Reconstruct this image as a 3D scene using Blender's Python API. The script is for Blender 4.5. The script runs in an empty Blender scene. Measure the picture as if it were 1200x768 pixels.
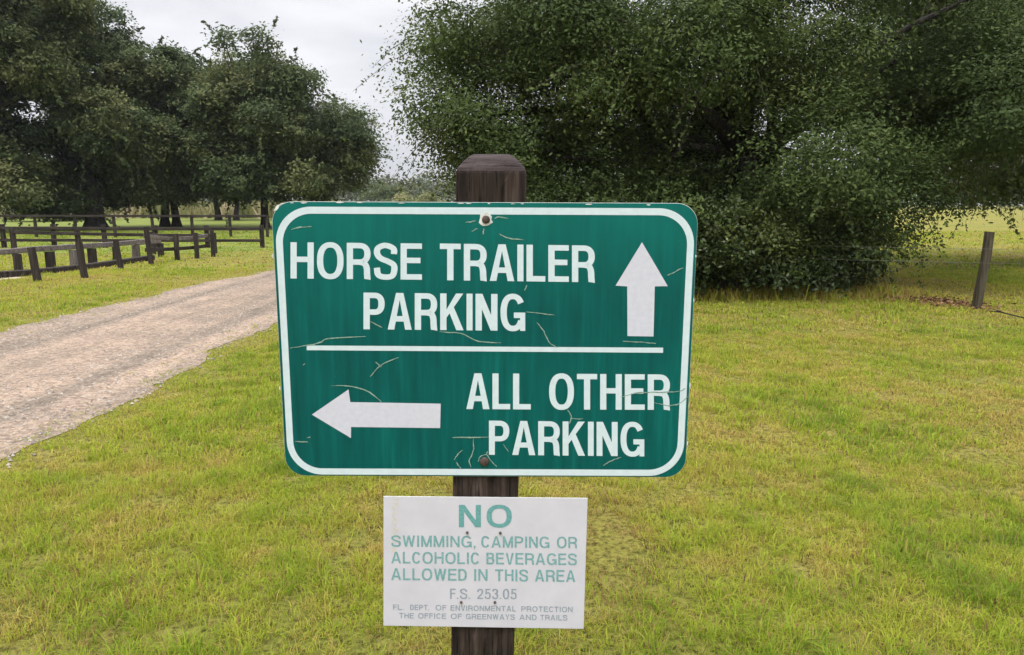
import bpy, math, random
import numpy as np
from mathutils import Vector, Matrix
from mathutils.geometry import tessellate_polygon

# ------------------------------------------------------------------ camera, sky, sun, exposure
sc = bpy.context.scene
COL = sc.collection
R = math.radians
F_PX, PITCH, CAM_H = 867.0, R(9.55), 1.5          # photograph is 1200 x 768

cd = bpy.data.cameras.new('camera')
cam = bpy.data.objects.new('camera', cd)
COL.objects.link(cam)
cam.location = (0, 0, CAM_H)
cam.rotation_euler = (R(90) - PITCH, 0, 0)
cd.sensor_width = 36.0
cd.lens = F_PX / 1200.0 * 36.0
cd.clip_start, cd.clip_end = 0.05, 3000
sc.camera = cam

SUN_EL, SUN_AZ = R(66), R(205)                      # behind the camera, a little to its left
world = bpy.data.worlds.new('World')
sc.world = world
world.use_nodes = True
wt = world.node_tree
wt.nodes.clear()


def wn(t, **k):
    n = wt.nodes.new(t)
    for a, b in k.items():
        setattr(n, a, b)
    return n


w_out = wn('ShaderNodeOutputWorld')
w_bg = wn('ShaderNodeBackground')
w_sky = wn('ShaderNodeTexSky', sky_type='NISHITA', sun_disc=False)
w_sky.sun_elevation, w_sky.sun_rotation = SUN_EL, SUN_AZ
w_sky.air_density, w_sky.dust_density = 1.0, 3.0
w_bg.inputs['Strength'].default_value = 0.10
w_tc = wn('ShaderNodeTexCoord')
w_sep = wn('ShaderNodeSeparateXYZ')
w_map = wn('ShaderNodeMapping')
w_map.inputs['Scale'].default_value = (1.0, 1.0, 2.6)
w_n = wn('ShaderNodeTexNoise')
w_n.inputs['Scale'].default_value = 2.3
w_n.inputs['Detail'].default_value = 7.0
w_n.inputs['Roughness'].default_value = 0.52
w_n.inputs['Distortion'].default_value = 0.35
w_cr = wn('ShaderNodeValToRGB')
w_cr.color_ramp.elements[0].position = 0.40
w_cr.color_ramp.elements[0].color = (0.78, 0.79, 0.85, 1)
w_cr.color_ramp.elements[1].position = 0.60
w_cr.color_ramp.elements[1].color = (1.10, 1.10, 1.14, 1)
w_gr = wn('ShaderNodeMapRange')                     # an overcast sky is brighter overhead
w_gr.inputs['From Min'].default_value = 0.26
w_gr.inputs['From Max'].default_value = 1.0
w_gr.inputs['To Min'].default_value = 5.5
w_gr.inputs['To Max'].default_value = 21.0
w_mul = wn('ShaderNodeVectorMath', operation='SCALE')
w_mix = wn('ShaderNodeMixRGB')
w_mix.inputs['Fac'].default_value = 0.93
L = wt.links.new
L(w_tc.outputs['Generated'], w_sep.inputs[0])
L(w_tc.outputs['Generated'], w_map.inputs[0])
L(w_map.outputs[0], w_n.inputs['Vector'])
L(w_n.outputs['Fac'], w_cr.inputs[0])
L(w_sep.outputs['Z'], w_gr.inputs['Value'])
L(w_cr.outputs[0], w_mul.inputs[0])
L(w_gr.outputs[0], w_mul.inputs['Scale'])
L(w_sky.outputs[0], w_mix.inputs[1])
L(w_mul.outputs[0], w_mix.inputs[2])
L(w_mix.outputs[0], w_bg.inputs['Color'])
L(w_bg.outputs[0], w_out.inputs['Surface'])

sd = bpy.data.lights.new('sun', 'SUN')
sun = bpy.data.objects.new('sun', sd)
COL.objects.link(sun)
sd.energy, sd.angle, sd.color = 1.5, R(25), (1.0, 0.96, 0.9)
_d = Vector((math.sin(SUN_AZ) * math.cos(SUN_EL), math.cos(SUN_AZ) * math.cos(SUN_EL), math.sin(SUN_EL)))
sun.rotation_euler = _d.to_track_quat('Z', 'Y').to_euler()

vs = sc.view_settings
vs.view_transform, vs.look, vs.gamma, vs.use_curve_mapping = 'Standard', 'None', 1.0, False
vs.exposure = 0.72

rng = np.random.default_rng(7)
random.seed(7)
PI = math.pi


# ------------------------------------------------------------------ places: photo pixel -> point in the world
def ray(x, y):
    a, b = (x - 600.0) / F_PX, -(y - 384.0) / F_PX
    return Vector((a, math.cos(PITCH) + b * math.sin(PITCH), -math.sin(PITCH) + b * math.cos(PITCH)))


def G(x, y):
    d = ray(x, y)
    t = -CAM_H / d.z
    return Vector((d.x * t, d.y * t, 0))


def at(x, y, Y):
    d = ray(x, y)
    t = Y / d.y
    return Vector((d.x * t, Y, CAM_H + d.z * t))


# ------------------------------------------------------------------ helpers: nodes and materials
def mat(name):
    m = bpy.data.materials.new(name)
    m.use_nodes = True
    nt = m.node_tree
    b = nt.nodes['Principled BSDF']
    return m, nt, b


def N(nt, t, **k):
    n = nt.nodes.new(t)
    for a, v in k.items():
        if a in n.inputs.keys() if hasattr(n.inputs, 'keys') else False:
            n.inputs[a].default_value = v
        else:
            setattr(n, a, v)
    return n


def noise(nt, vec, scale, detail=4, rough=0.55, dist=0.0):
    n = nt.nodes.new('ShaderNodeTexNoise')
    n.inputs['Scale'].default_value = scale
    n.inputs['Detail'].default_value = detail
    n.inputs['Roughness'].default_value = rough
    n.inputs['Distortion'].default_value = dist
    nt.links.new(vec, n.inputs['Vector'])
    return n.outputs['Fac']


def ramp(nt, fac, stops):
    r = nt.nodes.new('ShaderNodeValToRGB')
    el = r.color_ramp.elements
    while len(el) < len(stops):
        el.new(0.5)
    for e, (p, c) in zip(el, stops):
        e.position = p
        e.color = (*c, 1) if len(c) == 3 else c
    nt.links.new(fac, r.inputs[0])
    return r.outputs[0]


def mixc(nt, a, b, fac, mode='MIX'):
    m = nt.nodes.new('ShaderNodeMixRGB')
    m.blend_type = mode
    for s, v in ((m.inputs[0], fac), (m.inputs[1], a), (m.inputs[2], b)):
        if isinstance(v, (int, float)):
            s.default_value = v
        elif isinstance(v, tuple):
            s.default_value = (*v, 1)
        else:
            nt.links.new(v, s)
    return m.outputs[0]


def objco(nt, scale=(1, 1, 1), rot=(0, 0, 0)):
    t = nt.nodes.new('ShaderNodeTexCoord')
    m = nt.nodes.new('ShaderNodeMapping')
    m.inputs['Scale'].default_value = scale
    m.inputs['Rotation'].default_value = rot
    nt.links.new(t.outputs['Object'], m.inputs[0])
    return m.outputs[0]


def bump(nt, b, h, strength, dist):
    n = nt.nodes.new('ShaderNodeBump')
    n.inputs['Strength'].default_value = strength
    n.inputs['Distance'].default_value = dist
    nt.links.new(h, n.inputs['Height'])
    nt.links.new(n.outputs[0], b.inputs['Normal'])


def leaf_mat(name, stops, transl=0.3, rough=0.5, spec=0.3):
    m, nt, b = mat(name)
    at_ = nt.nodes.new('ShaderNodeAttribute')
    at_.attribute_name = 'tint'
    c = ramp(nt, at_.outputs['Fac'], stops)
    nt.links.new(c, b.inputs['Base Color'])
    b.inputs['Roughness'].default_value = rough
    b.inputs['Specular IOR Level'].default_value = spec
    tr = nt.nodes.new('ShaderNodeBsdfTranslucent')
    nt.links.new(c, tr.inputs['Color'])
    mx = nt.nodes.new('ShaderNodeMixShader')
    mx.inputs[0].default_value = transl
    nt.links.new(b.outputs[0], mx.inputs[1])
    nt.links.new(tr.outputs[0], mx.inputs[2])
    nt.links.new(mx.outputs[0], nt.nodes['Material Output'].inputs['Surface'])
    return m


def flat_mat(name, col, rough=0.6, var=0.12, scale=40, spec=0.3):
    m, nt, b = mat(name)
    v = objco(nt)
    f = noise(nt, v, scale, 5)
    lo = tuple(max(0, c * (1 - var)) for c in col)
    hi = tuple(min(1, c * (1 + var)) for c in col)
    nt.links.new(ramp(nt, f, [(0.3, lo), (0.7, hi)]), b.inputs['Base Color'])
    b.inputs['Roughness'].default_value = rough
    b.inputs['Specular IOR Level'].default_value = spec
    return m


def wood_mat(name, dark, mid, light, grain=1.0, axis='z', bumpd=0.004):
    m, nt, b = mat(name)
    s = {'z': (14 * grain, 14 * grain, 0.9 * grain), 'x': (0.9 * grain, 14 * grain, 14 * grain)}[axis]
    v = objco(nt, s)
    f1 = noise(nt, v, 2.2, 8, 0.65, 0.4)
    f2 = noise(nt, objco(nt), 5 * grain, 3)
    s2 = {'z': (40 * grain, 40 * grain, 1.3 * grain), 'x': (1.3 * grain, 40 * grain, 40 * grain)}[axis]
    f3 = noise(nt, objco(nt, s2), 2.0, 4, 0.6)
    c = ramp(nt, f1, [(0.32, dark), (0.5, mid), (0.72, light)])
    c = mixc(nt, c, ramp(nt, f2, [(0.35, (0.62, 0.6, 0.58)), (0.65, (1, 1, 1))]), 0.7, 'MULTIPLY')
    ck = ramp(nt, f3, [(0.34, (0.15, 0.13, 0.12)), (0.42, (1, 1, 1))])
    c = mixc(nt, c, ck, 0.8, 'MULTIPLY')
    nt.links.new(c, b.inputs['Base Color'])
    b.inputs['Roughness'].default_value = 0.85
    b.inputs['Specular IOR Level'].default_value = 0.2
    h = mixc(nt, f1, ck, 0.5)
    bump(nt, b, h, 0.8, bumpd)
    return m


# ------------------------------------------------------------------ helpers: meshes
class MB:
    """collects triangles / quads of numpy or list geometry, links them as one mesh object"""

    def __init__(self):
        self.v, self.f, self.mi, self.n = [], [], [], 0

    def add(self, verts, faces, mi=0):
        self.v.extend([tuple(p) for p in verts])
        for fc in faces:
            self.f.append(tuple(i + self.n for i in fc))
            self.mi.append(mi)
        self.n += len(verts)

    def prism(self, p, q, wa, wb, ta=None, tb=None, sides=None, roll=0.0, mi=0, jit=0.0):
        """bar from p to q; wa x wb section at p, ta x tb at q, corners cut (8-sided)"""
        p, q = Vector(p), Vector(q)
        ta, tb = ta or wa, tb or wb
        d = (q - p).normalized()
        up = Vector((0, 0, 1)) if abs(d.z) < 0.8 else Vector((0, 1, 0))
        a = d.cross(up).normalized()
        b = a.cross(d).normalized()
        c = 0.78
        sec = [(1, c), (c, 1), (-c, 1), (-1, c), (-1, -c), (-c, -1), (c, -1), (1, -c)]
        vs = []
        n = 5
        for i in range(n):
            k = i / (n - 1)
            o = p.lerp(q, k)
            w, h = wa + (ta - wa) * k, wb + (tb - wb) * k
            if jit and 0 < i < n:
                o = o + a * random.uniform(-jit, jit) + b * random.uniform(-jit, jit)
            for s, t in sec:
                vs.append(o + a * (s * w / 2) + b * (t * h / 2))
        fs = []
        for i in range(n - 1):
            for j in range(8):
                k = (j + 1) % 8
                fs.append((i * 8 + j, i * 8 + k, (i + 1) * 8 + k, (i + 1) * 8 + j))
        fs.append(tuple(reversed(range(8))))
        fs.append(tuple(range((n - 1) * 8, n * 8)))
        self.add(vs, fs, mi)

    def tube(self, pts, radii, sides=8, mi=0):
        pts = [Vector(p) for p in pts]
        vs, fs = [], []
        n = len(pts)
        a = None
        for i, p in enumerate(pts):
            d = (pts[min(i + 1, n - 1)] - pts[max(i - 1, 0)]).normalized()
            if a is None:
                a = d.orthogonal().normalized()
            else:
                a = (a - d * a.dot(d))
                a = a.normalized() if a.length > 1e-6 else d.orthogonal().normalized()
            b = d.cross(a)
            for s in range(sides):
                t = 2 * PI * s / sides
                vs.append(p + (a * math.cos(t) + b * math.sin(t)) * radii[i])
        for i in range(n - 1):
            for s in range(sides):
                k = (s + 1) % sides
                fs.append((i * sides + s, i * sides + k, (i + 1) * sides + k, (i + 1) * sides + s))
        fs.append(tuple(reversed(range(sides))))
        fs.append(tuple(range((n - 1) * sides, n * sides)))
        self.add(vs, fs, mi)

    def build(self, name, mats, parent=None, smooth=False):
        me = bpy.data.meshes.new(name)
        me.from_pydata(self.v, [], self.f)
        if not isinstance(mats, (list, tuple)):
            mats = [mats]
        for m in mats:
            me.materials.append(m)
        me.polygons.foreach_set('material_index', self.mi)
        if smooth:
            me.polygons.foreach_set('use_smooth', [True] * len(self.f))
        me.update()
        o = bpy.data.objects.new(name, me)
        COL.objects.link(o)
        o.parent = parent
        return o


def quick_mesh(name, verts, nper, tint, m, parent=None):
    """verts (n*nper, 3); faces are consecutive runs of nper vertices; tint one value per face"""
    verts = np.ascontiguousarray(verts, dtype=np.float32)
    nv = len(verts)
    if nper == 5:                                       # a bent blade: a base quad cut in two and a tip
        k = np.arange(0, nv, 5, dtype=np.int32)[:, None]
        idx = (k + np.array([[0, 1, 2, 0, 2, 4, 4, 2, 3]], dtype=np.int32)).ravel()
        nper, tint = 3, np.repeat(tint, 3)
    else:
        idx = np.arange(nv, dtype=np.int32)
    nl = len(idx)
    nf = nl // nper
    me = bpy.data.meshes.new(name)
    me.vertices.add(nv)
    me.vertices.foreach_set('co', verts.ravel())
    me.loops.add(nl)
    me.loops.foreach_set('vertex_index', idx)
    me.polygons.add(nf)
    me.polygons.foreach_set('loop_start', np.arange(0, nl, nper, dtype=np.int32))
    me.update(calc_edges=True)
    a = me.attributes.new('tint', 'FLOAT', 'FACE')
    a.data.foreach_set('value', np.ascontiguousarray(tint, dtype=np.float32))
    me.materials.append(m)
    o = bpy.data.objects.new(name, me)
    COL.objects.link(o)
    o.parent = parent
    return o


def empty(name, loc=(0, 0, 0), mtx=None):
    o = bpy.data.objects.new(name, None)
    COL.objects.link(o)
    if mtx is not None:
        o.matrix_world = mtx
    else:
        o.location = loc
    o.empty_display_size = 0.2
    return o


def tag(o, label=None, cat=None, group=None, kind=None):
    for k, v in (('label', label), ('category', cat), ('group', group), ('kind', kind)):
        if v:
            o[k] = v
    return o


def vnoise(x, y, seed=0):
    """smooth value noise in [0,1]"""
    xi, yi = np.floor(x).astype(np.int64), np.floor(y).astype(np.int64)
    xf, yf = x - xi, y - yi
    u, v = xf * xf * (3 - 2 * xf), yf * yf * (3 - 2 * yf)

    def h(a, b):
        n = (a * 374761393 + b * 668265263 + seed * 1442695041) & 0x7fffffff
        n = ((n ^ (n >> 13)) * 1274126177) & 0x7fffffff
        n = n ^ (n >> 16)
        return (n & 0xffff) / 65535.0
    a, b, c, d = h(xi, yi), h(xi + 1, yi), h(xi, yi + 1), h(xi + 1, yi + 1)
    return (a * (1 - u) + b * u) * (1 - v) + (c * (1 - u) + d * u) * v


def fnoise(x, y, seed=0):
    return (vnoise(x, y, seed) * 0.55 + vnoise(x * 2.1 + 5, y * 2.1 + 9, seed + 1) * 0.3 + vnoise(x * 4.3 + 3, y * 4.3 + 1, seed + 2) * 0.15)


# ------------------------------------------------------------------ ground and road
ROAD = np.array([(-4.55, -14), (-4.5, 2), (-4.48, 7), (-4.5, 10), (-4.2, 14), (-3.75, 18), (-3.1, 24), (-2.4, 32), (-1.6, 44), (-1.0, 62)])
ROAD_HW = 1.5


def road_x(y):
    return np.interp(y, ROAD[:, 1], ROAD[:, 0])


def road_dist(x, y):
    """metres outside the road's edge (negative on it)"""
    return np.abs(x - road_x(y)) - ROAD_HW + (fnoise(x * 0.9 + 40, y * 0.9, 31) - 0.5) * 0.5


SAND, BARE = G(-42, 327), G(715, 636)


def patchiness(x, y):
    """bare / straw patches of the lawn, 0 green .. 1 worn"""
    p = fnoise(x * 0.55 + 3, y * 0.42, 11) * 0.62 + fnoise(x * 1.7, y * 1.6, 17) * 0.38
    p = np.clip((p - 0.42) * 2.6, 0, 1)
    q = np.exp(-(((x - BARE.x) / 0.14) ** 2 + ((y - BARE.y) / 0.4) ** 2))
    return np.clip(p + 0.9 * q, 0, 1)


def ground_mat():
    m, nt, b = mat('lawn_soil')
    v = objco(nt)
    f1 = noise(nt, v, 0.22, 5, 0.6)
    f2 = noise(nt, v, 2.2, 6, 0.7)
    f3 = noise(nt, v, 28, 6, 0.75)
    c1 = ramp(nt, f2, [(0.3, (0.165, 0.175, 0.038)), (0.5, (0.25, 0.235, 0.058)), (0.72, (0.32, 0.265, 0.10))])
    c2 = ramp(nt, f1, [(0.35, (0.85, 0.98, 0.8)), (0.65, (1.12, 1.05, 1.0))])
    c = mixc(nt, c1, c2, 1.0, 'MULTIPLY')
    c3 = ramp(nt, f3, [(0.38, (0.09, 0.075, 0.05)), (0.53, (0.9, 0.88, 0.85)), (0.75, (1.35, 1.3, 1.2))])
    c = mixc(nt, c, c3, 0.8, 'MULTIPLY')
    nt.links.new(c, b.inputs['Base Color'])
    b.inputs['Roughness'].default_value = 0.95
    b.inputs['Specular IOR Level'].default_value = 0.1
    bump(nt, b, f3, 1.0, 0.03)
    return m


mb = MB()
mb.add([(-430, -60, 0), (430, -60, 0), (430, 420, 0), (-430, 420, 0)], [(0, 1, 2, 3)])
ground = tag(mb.build('ground', ground_mat()), kind='structure')


# greener paddock turf beyond the fences
mb = MB()
mb.add([(-9.4, 22.5, 0.004), (-7.2, 25.8, 0.004), (-9, 34, 0.004), (-7, 48, 0.004), (-12, 76, 0.004), (-62, 74, 0.004), (-60, 24, 0.004), (-30, 22, 0.004)], [tuple(range(8))])
_pm, _pn, _pb = mat('paddock_turf')
_v = objco(_pn)
_c = mixc(_pn, ramp(_pn, noise(_pn, _v, 1.3, 6, 0.7), [(0.3, (0.10, 0.15, 0.030)), (0.5, (0.16, 0.195, 0.042)), (0.72, (0.24, 0.235, 0.075))]),
          ramp(_pn, noise(_pn, _v, 24, 6, 0.75), [(0.3, (0.4, 0.38, 0.3)), (0.52, (1, 1, 1))]), 0.7, 'MULTIPLY')
_pn.links.new(_c, _pb.inputs['Base Color'])
_pb.inputs['Roughness'].default_value = 0.95
_pb.inputs['Specular IOR Level'].default_value = 0.1
tag(mb.build('paddock', _pm), kind='structure')


def gravel_mat():
    m, nt, b = mat('gravel_surface')
    v = objco(nt)
    f1 = noise(nt, objco(nt, (1.9, 0.06, 1)), 1.0, 4, 0.5)
    f2 = noise(nt, v, 1.6, 5, 0.6)
    vo = nt.nodes.new('ShaderNodeTexVoronoi')
    vo.inputs['Scale'].default_value = 34
    nt.links.new(v, vo.inputs['Vector'])
    vo2 = nt.nodes.new('ShaderNodeTexVoronoi')
    vo2.inputs['Scale'].default_value = 85
    nt.links.new(v, vo2.inputs['Vector'])
    c = ramp(nt, f1, [(0.32, (0.17, 0.145, 0.12)), (0.44, (0.25, 0.205, 0.162)), (0.56, (0.315, 0.25, 0.197)), (0.7, (0.36, 0.285, 0.224))])
    c = mixc(nt, c, ramp(nt, f2, [(0.35, (0.80, 0.79, 0.78)), (0.65, (1.08, 1.04, 1.0))]), 1.0, 'MULTIPLY')
    sep = nt.nodes.new('ShaderNodeSeparateColor')
    nt.links.new(vo.outputs['Color'], sep.inputs[0])
    sep2 = nt.nodes.new('ShaderNodeSeparateColor')
    nt.links.new(vo2.outputs['Color'], sep2.inputs[0])
    c = mixc(nt, c, ramp(nt, sep.outputs[0], [(0.0, (0.55, 0.53, 0.52)), (0.5, (1, 0.98, 0.96)), (1.0, (1.35, 1.33, 1.3))]), 0.75, 'MULTIPLY')
    c = mixc(nt, c, ramp(nt, sep2.outputs[0], [(0.0, (0.6, 0.58, 0.57)), (0.5, (1, 1, 1)), (1.0, (1.25, 1.25, 1.25))]), 0.7, 'MULTIPLY')
    nt.links.new(c, b.inputs['Base Color'])
    b.inputs['Roughness'].default_value = 0.9
    b.inputs['Specular IOR Level'].default_value = 0.2
    bump(nt, b, mixc(nt, vo.outputs['Distance'], vo2.outputs['Distance'], 0.4), 0.9, 0.02)
    return m


GRAVEL = gravel_mat()
ys = np.concatenate([np.arange(-12, 30, 0.12), np.arange(30, 62, 0.5)])
vs_, fs_ = [], []
for i, y in enumerate(ys):
    cx = float(road_x(y))
    eg = [0, 0]
    for k, s in enumerate((-1, 1)):
        xx = np.array([cx + s * ROAD_HW])
        d = (fnoise(xx * 0.9 + 40, np.array([y]) * 0.9, 31)[0] - 0.5) * 0.5 + (vnoise(xx * 7, np.array([y * 7]), 5)[0] - 0.5) * 0.12
        eg[k] = cx + s * (ROAD_HW - d)
    vs_ += [(eg[0], y, 0.004), (cx - 0.7, y, 0.004), (cx, y, 0.014), (cx + 0.7, y, 0.004), (eg[1], y, 0.004)]
    if i:
        for j in range(4):
            a = (i - 1) * 5 + j
            fs_.append((a, a + 1, a + 6, a + 5))
mb = MB()
mb.add(vs_, fs_)
road = tag(mb.build('gravel_road', GRAVEL), kind='structure')

# sandy bare patch inside the corral
mb = MB()
c = SAND
ring = [(c.x + 1.0 * math.cos(t) * (1 + 0.15 * math.sin(3 * t)), c.y + 0.55 * math.sin(t) * (1 + 0.2 * math.cos(2 * t)), 0.004) for t in np.linspace(0, 2 * PI, 40, endpoint=False)]
mb.add(ring, [tuple(range(40))])
tag(mb.build('sand_path', flat_mat('pale_sand', (0.36, 0.30, 0.21), 0.95, 0.2, 12)), kind='structure')

# loose stones on the road
n = 9000
yy = 3.2 + 15 * rng.random(n) ** 1.5
xx = road_x(yy) + (rng.random(n) * 2 - 1) * 1.62
ok = road_dist(xx, yy) < 0.12
xx, yy = xx[ok], yy[ok]
n = len(xx)
s = 0.006 + 0.012 * rng.random(n) ** 2
oct_ = np.array([(1, 0, 0), (0, 1, 0), (-1, 0, 0), (0, -1, 0), (0, 0, .8)])
tri = [(0, 1, 4), (1, 2, 4), (2, 3, 4), (3, 0, 4)]
an = rng.random(n) * 2 * PI
base = oct_[None] * s[:, None, None] * (0.7 + 0.6 * rng.random((n, 5, 3)))
ca, sa = np.cos(an)[:, None], np.sin(an)[:, None]
P = np.stack([base[..., 0] * ca - base[..., 1] * sa + xx[:, None], base[..., 0] * sa + base[..., 1] * ca + yy[:, None], base[..., 2] + 0.005], -1)
Tv = np.concatenate([P[:, list(t)] for t in tri], 1).reshape(-1, 3)
STONE = leaf_mat('gravel_stone', [(0, (0.16, 0.14, 0.125)), (0.5, (0.30, 0.26, 0.22)), (1, (0.42, 0.37, 0.32))], 0.0, 0.9, 0.2)
tag(quick_mesh('gravel', Tv, 3, np.repeat(rng.random(n), 4), STONE), kind='stuff',
    label='loose grey and beige stones lying on the gravel road')

# ------------------------------------------------------------------ grass: short blades, denser and finer near the camera
GRASS = leaf_mat('grass_blade', [(0.0, (0.10, 0.058, 0.030)), (0.14, (0.36, 0.225, 0.095)), (0.36, (0.47, 0.38, 0.10)),
                                 (0.5, (0.40, 0.42, 0.050)), (0.74, (0.30, 0.385, 0.034)), (1.0, (0.15, 0.24, 0.022))], 0.45, 0.6, 0.15)


def blades(n, y0, y1, xlim, h, w, seed, per=9, tr=0.034):
    """n blades growing in small tufts"""
    r = np.random.default_rng(seed)
    nt = n // per
    ty = np.sqrt(y0 * y0 + (y1 * y1 - y0 * y0) * r.random(nt))
    tx = (r.random(nt) * 2 - 1) * xlim * (ty * 0.74 + 0.7)
    rd = road_dist(tx, ty)
    p = patchiness(tx, ty)
    k = (rd > -0.45 * r.random(nt) ** 4) & (r.random(nt) > 0.42 * p) & ((rd > 0.3) | (r.random(nt) < 0.7))
    k &= ((tx - SAND.x) / 1.1) ** 2 + ((ty - SAND.y) / 0.6) ** 2 > 1
    q = ((tx - BARE.x) / 0.12) ** 2 + ((ty - BARE.y) / 0.34) ** 2
    tx, ty, p, rd = tx[k], ty[k], p[k], rd[k]
    nt = len(tx)
    tuft = fnoise(tx * 4.5, ty * 4.5, 3)
    gap = fnoise(tx * 7.5, ty * 7.0, 51)
    clump = vnoise(tx * 11, ty * 10, 61)
    k = (gap > 0.36 + 0.10 * p) | (r.random(nt) < 0.25)
    tx, ty, p, rd, tuft, gap, clump = tx[k], ty[k], p[k], rd[k], tuft[k], gap[k], clump[k]
    nt = len(tx)
    big = fnoise(tx * 0.8 + 7, ty * 0.6, 23)
    th = h * (0.4 + 0.9 * r.random(nt) ** 1.5) * (0.35 + 1.3 * tuft) * (1.1 - 0.5 * p) * np.clip(0.45 + rd * 1.2, 0.45, 1)
    tt = 0.65 + (r.random(nt) - 0.5) * 0.10 + (big - 0.5) * 0.6 + (tuft - 0.5) * 0.6 + (clump - 0.5) * 0.35 - 0.42 * p
    tt = tt + np.where((tx < -7.5) & (ty > 21), 0.2, 0)
    q = ((tx - BARE.x) / 0.12) ** 2 + ((ty - BARE.y) / 0.34) ** 2
    bare = np.exp(-q * 0.6)
    th *= 1 - 0.65 * bare
    keep = r.random(nt) > 0.35 * bare
    tx, ty, p, rd, gap, bare, th, tt = (q_[keep] for q_ in (tx, ty, p, rd, gap, bare, th, tt))
    nt = len(tx)
    i = np.repeat(np.arange(nt), per)
    n = len(i)
    az = r.random(n) * 2 * PI
    dx, dy = np.cos(az), np.sin(az)
    off = tr * np.sqrt(r.random(n))
    x, y = tx[i] + dx * off, ty[i] + dy * off
    H = th[i] * (0.6 + 0.7 * r.random(n))
    W = w * (0.7 + 0.6 * r.random(n)) * np.where(r.random(nt) < 0.12, 1.9, 1.0)[i]
    lean = 0.25 + 0.95 * r.random(n)
    az = az + r.normal(0, 0.7, n)
    dx, dy = np.cos(az), np.sin(az)
    base = np.stack([x, y, np.full(n, -0.003)], 1)
    fa = az + r.normal(PI / 2, 0.6, n)
    side = np.stack([np.cos(fa), np.sin(fa), np.zeros(n)], 1) * (W / 2)[:, None]
    m1 = base + np.stack([dx * H * 0.28 * lean, dy * H * 0.28 * lean, H * 0.55], 1)
    tip = base + np.stack([dx * H * 0.95 * lean, dy * H * 0.95 * lean, H * (1.0 - 0.36 * lean)], 1)
    quad = np.stack([base - side, base + side, m1 + side * 0.85, tip, m1 - side * 0.85], 1)
    t = tt[i] + (r.random(n) - 0.5) * 0.3
    dead = r.random(n) < 0.12 + 0.30 * p[i] + 0.75 * bare[i] + 0.5 * np.clip(0.42 - gap[i], 0, 1)
    t = np.where(dead, 0.3 * r.random(n), np.clip(t, 0.36, 1))
    return quad.reshape(-1, 3), t


parts = [blades(330000, 1.6, 4.2, 1.15, 0.050, 0.0026, 1),
         blades(400000, 4.2, 8.5, 1.1, 0.050, 0.0044, 2, 9, 0.045),
         blades(280000, 8.5, 17, 1.05, 0.055, 0.009, 3, 7, 0.08),
         blades(130000, 17, 40, 1.0, 0.070, 0.026, 4, 3, 0.1)]
tag(quick_mesh('grass', np.concatenate([p_[0] for p_ in parts]), 5, np.concatenate([p_[1] for p_ in parts]), GRASS), kind='stuff',
    label='short yellow green lawn grass with straw coloured patches')


# ------------------------------------------------------------------ foliage and trees
def leaf_quads(c, size, r, up=0.55, ratio=0.5, bias=None):
    """a rhombus-shaped leaf at each centre"""
    n = len(c)
    nrm = r.normal(size=(n, 3))
    nrm[:, 2] = np.abs(nrm[:, 2]) + up
    if bias is not None:
        nrm = nrm * 0.75 + bias
    nrm /= np.linalg.norm(nrm, axis=1)[:, None]
    t = r.normal(size=(n, 3))
    t -= nrm * (t * nrm).sum(1)[:, None]
    t /= np.linalg.norm(t, axis=1)[:, None]
    b = np.cross(nrm, t)
    s = (size * (0.6 + 0.8 * r.random(n)))[:, None]
    a = t * s * 0.5
    b = b * s * 0.5 * ratio
    return np.stack([c - a, c - a * 0.1 + b, c + a, c - a * 0.1 - b], 1).reshape(-1, 3)


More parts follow.
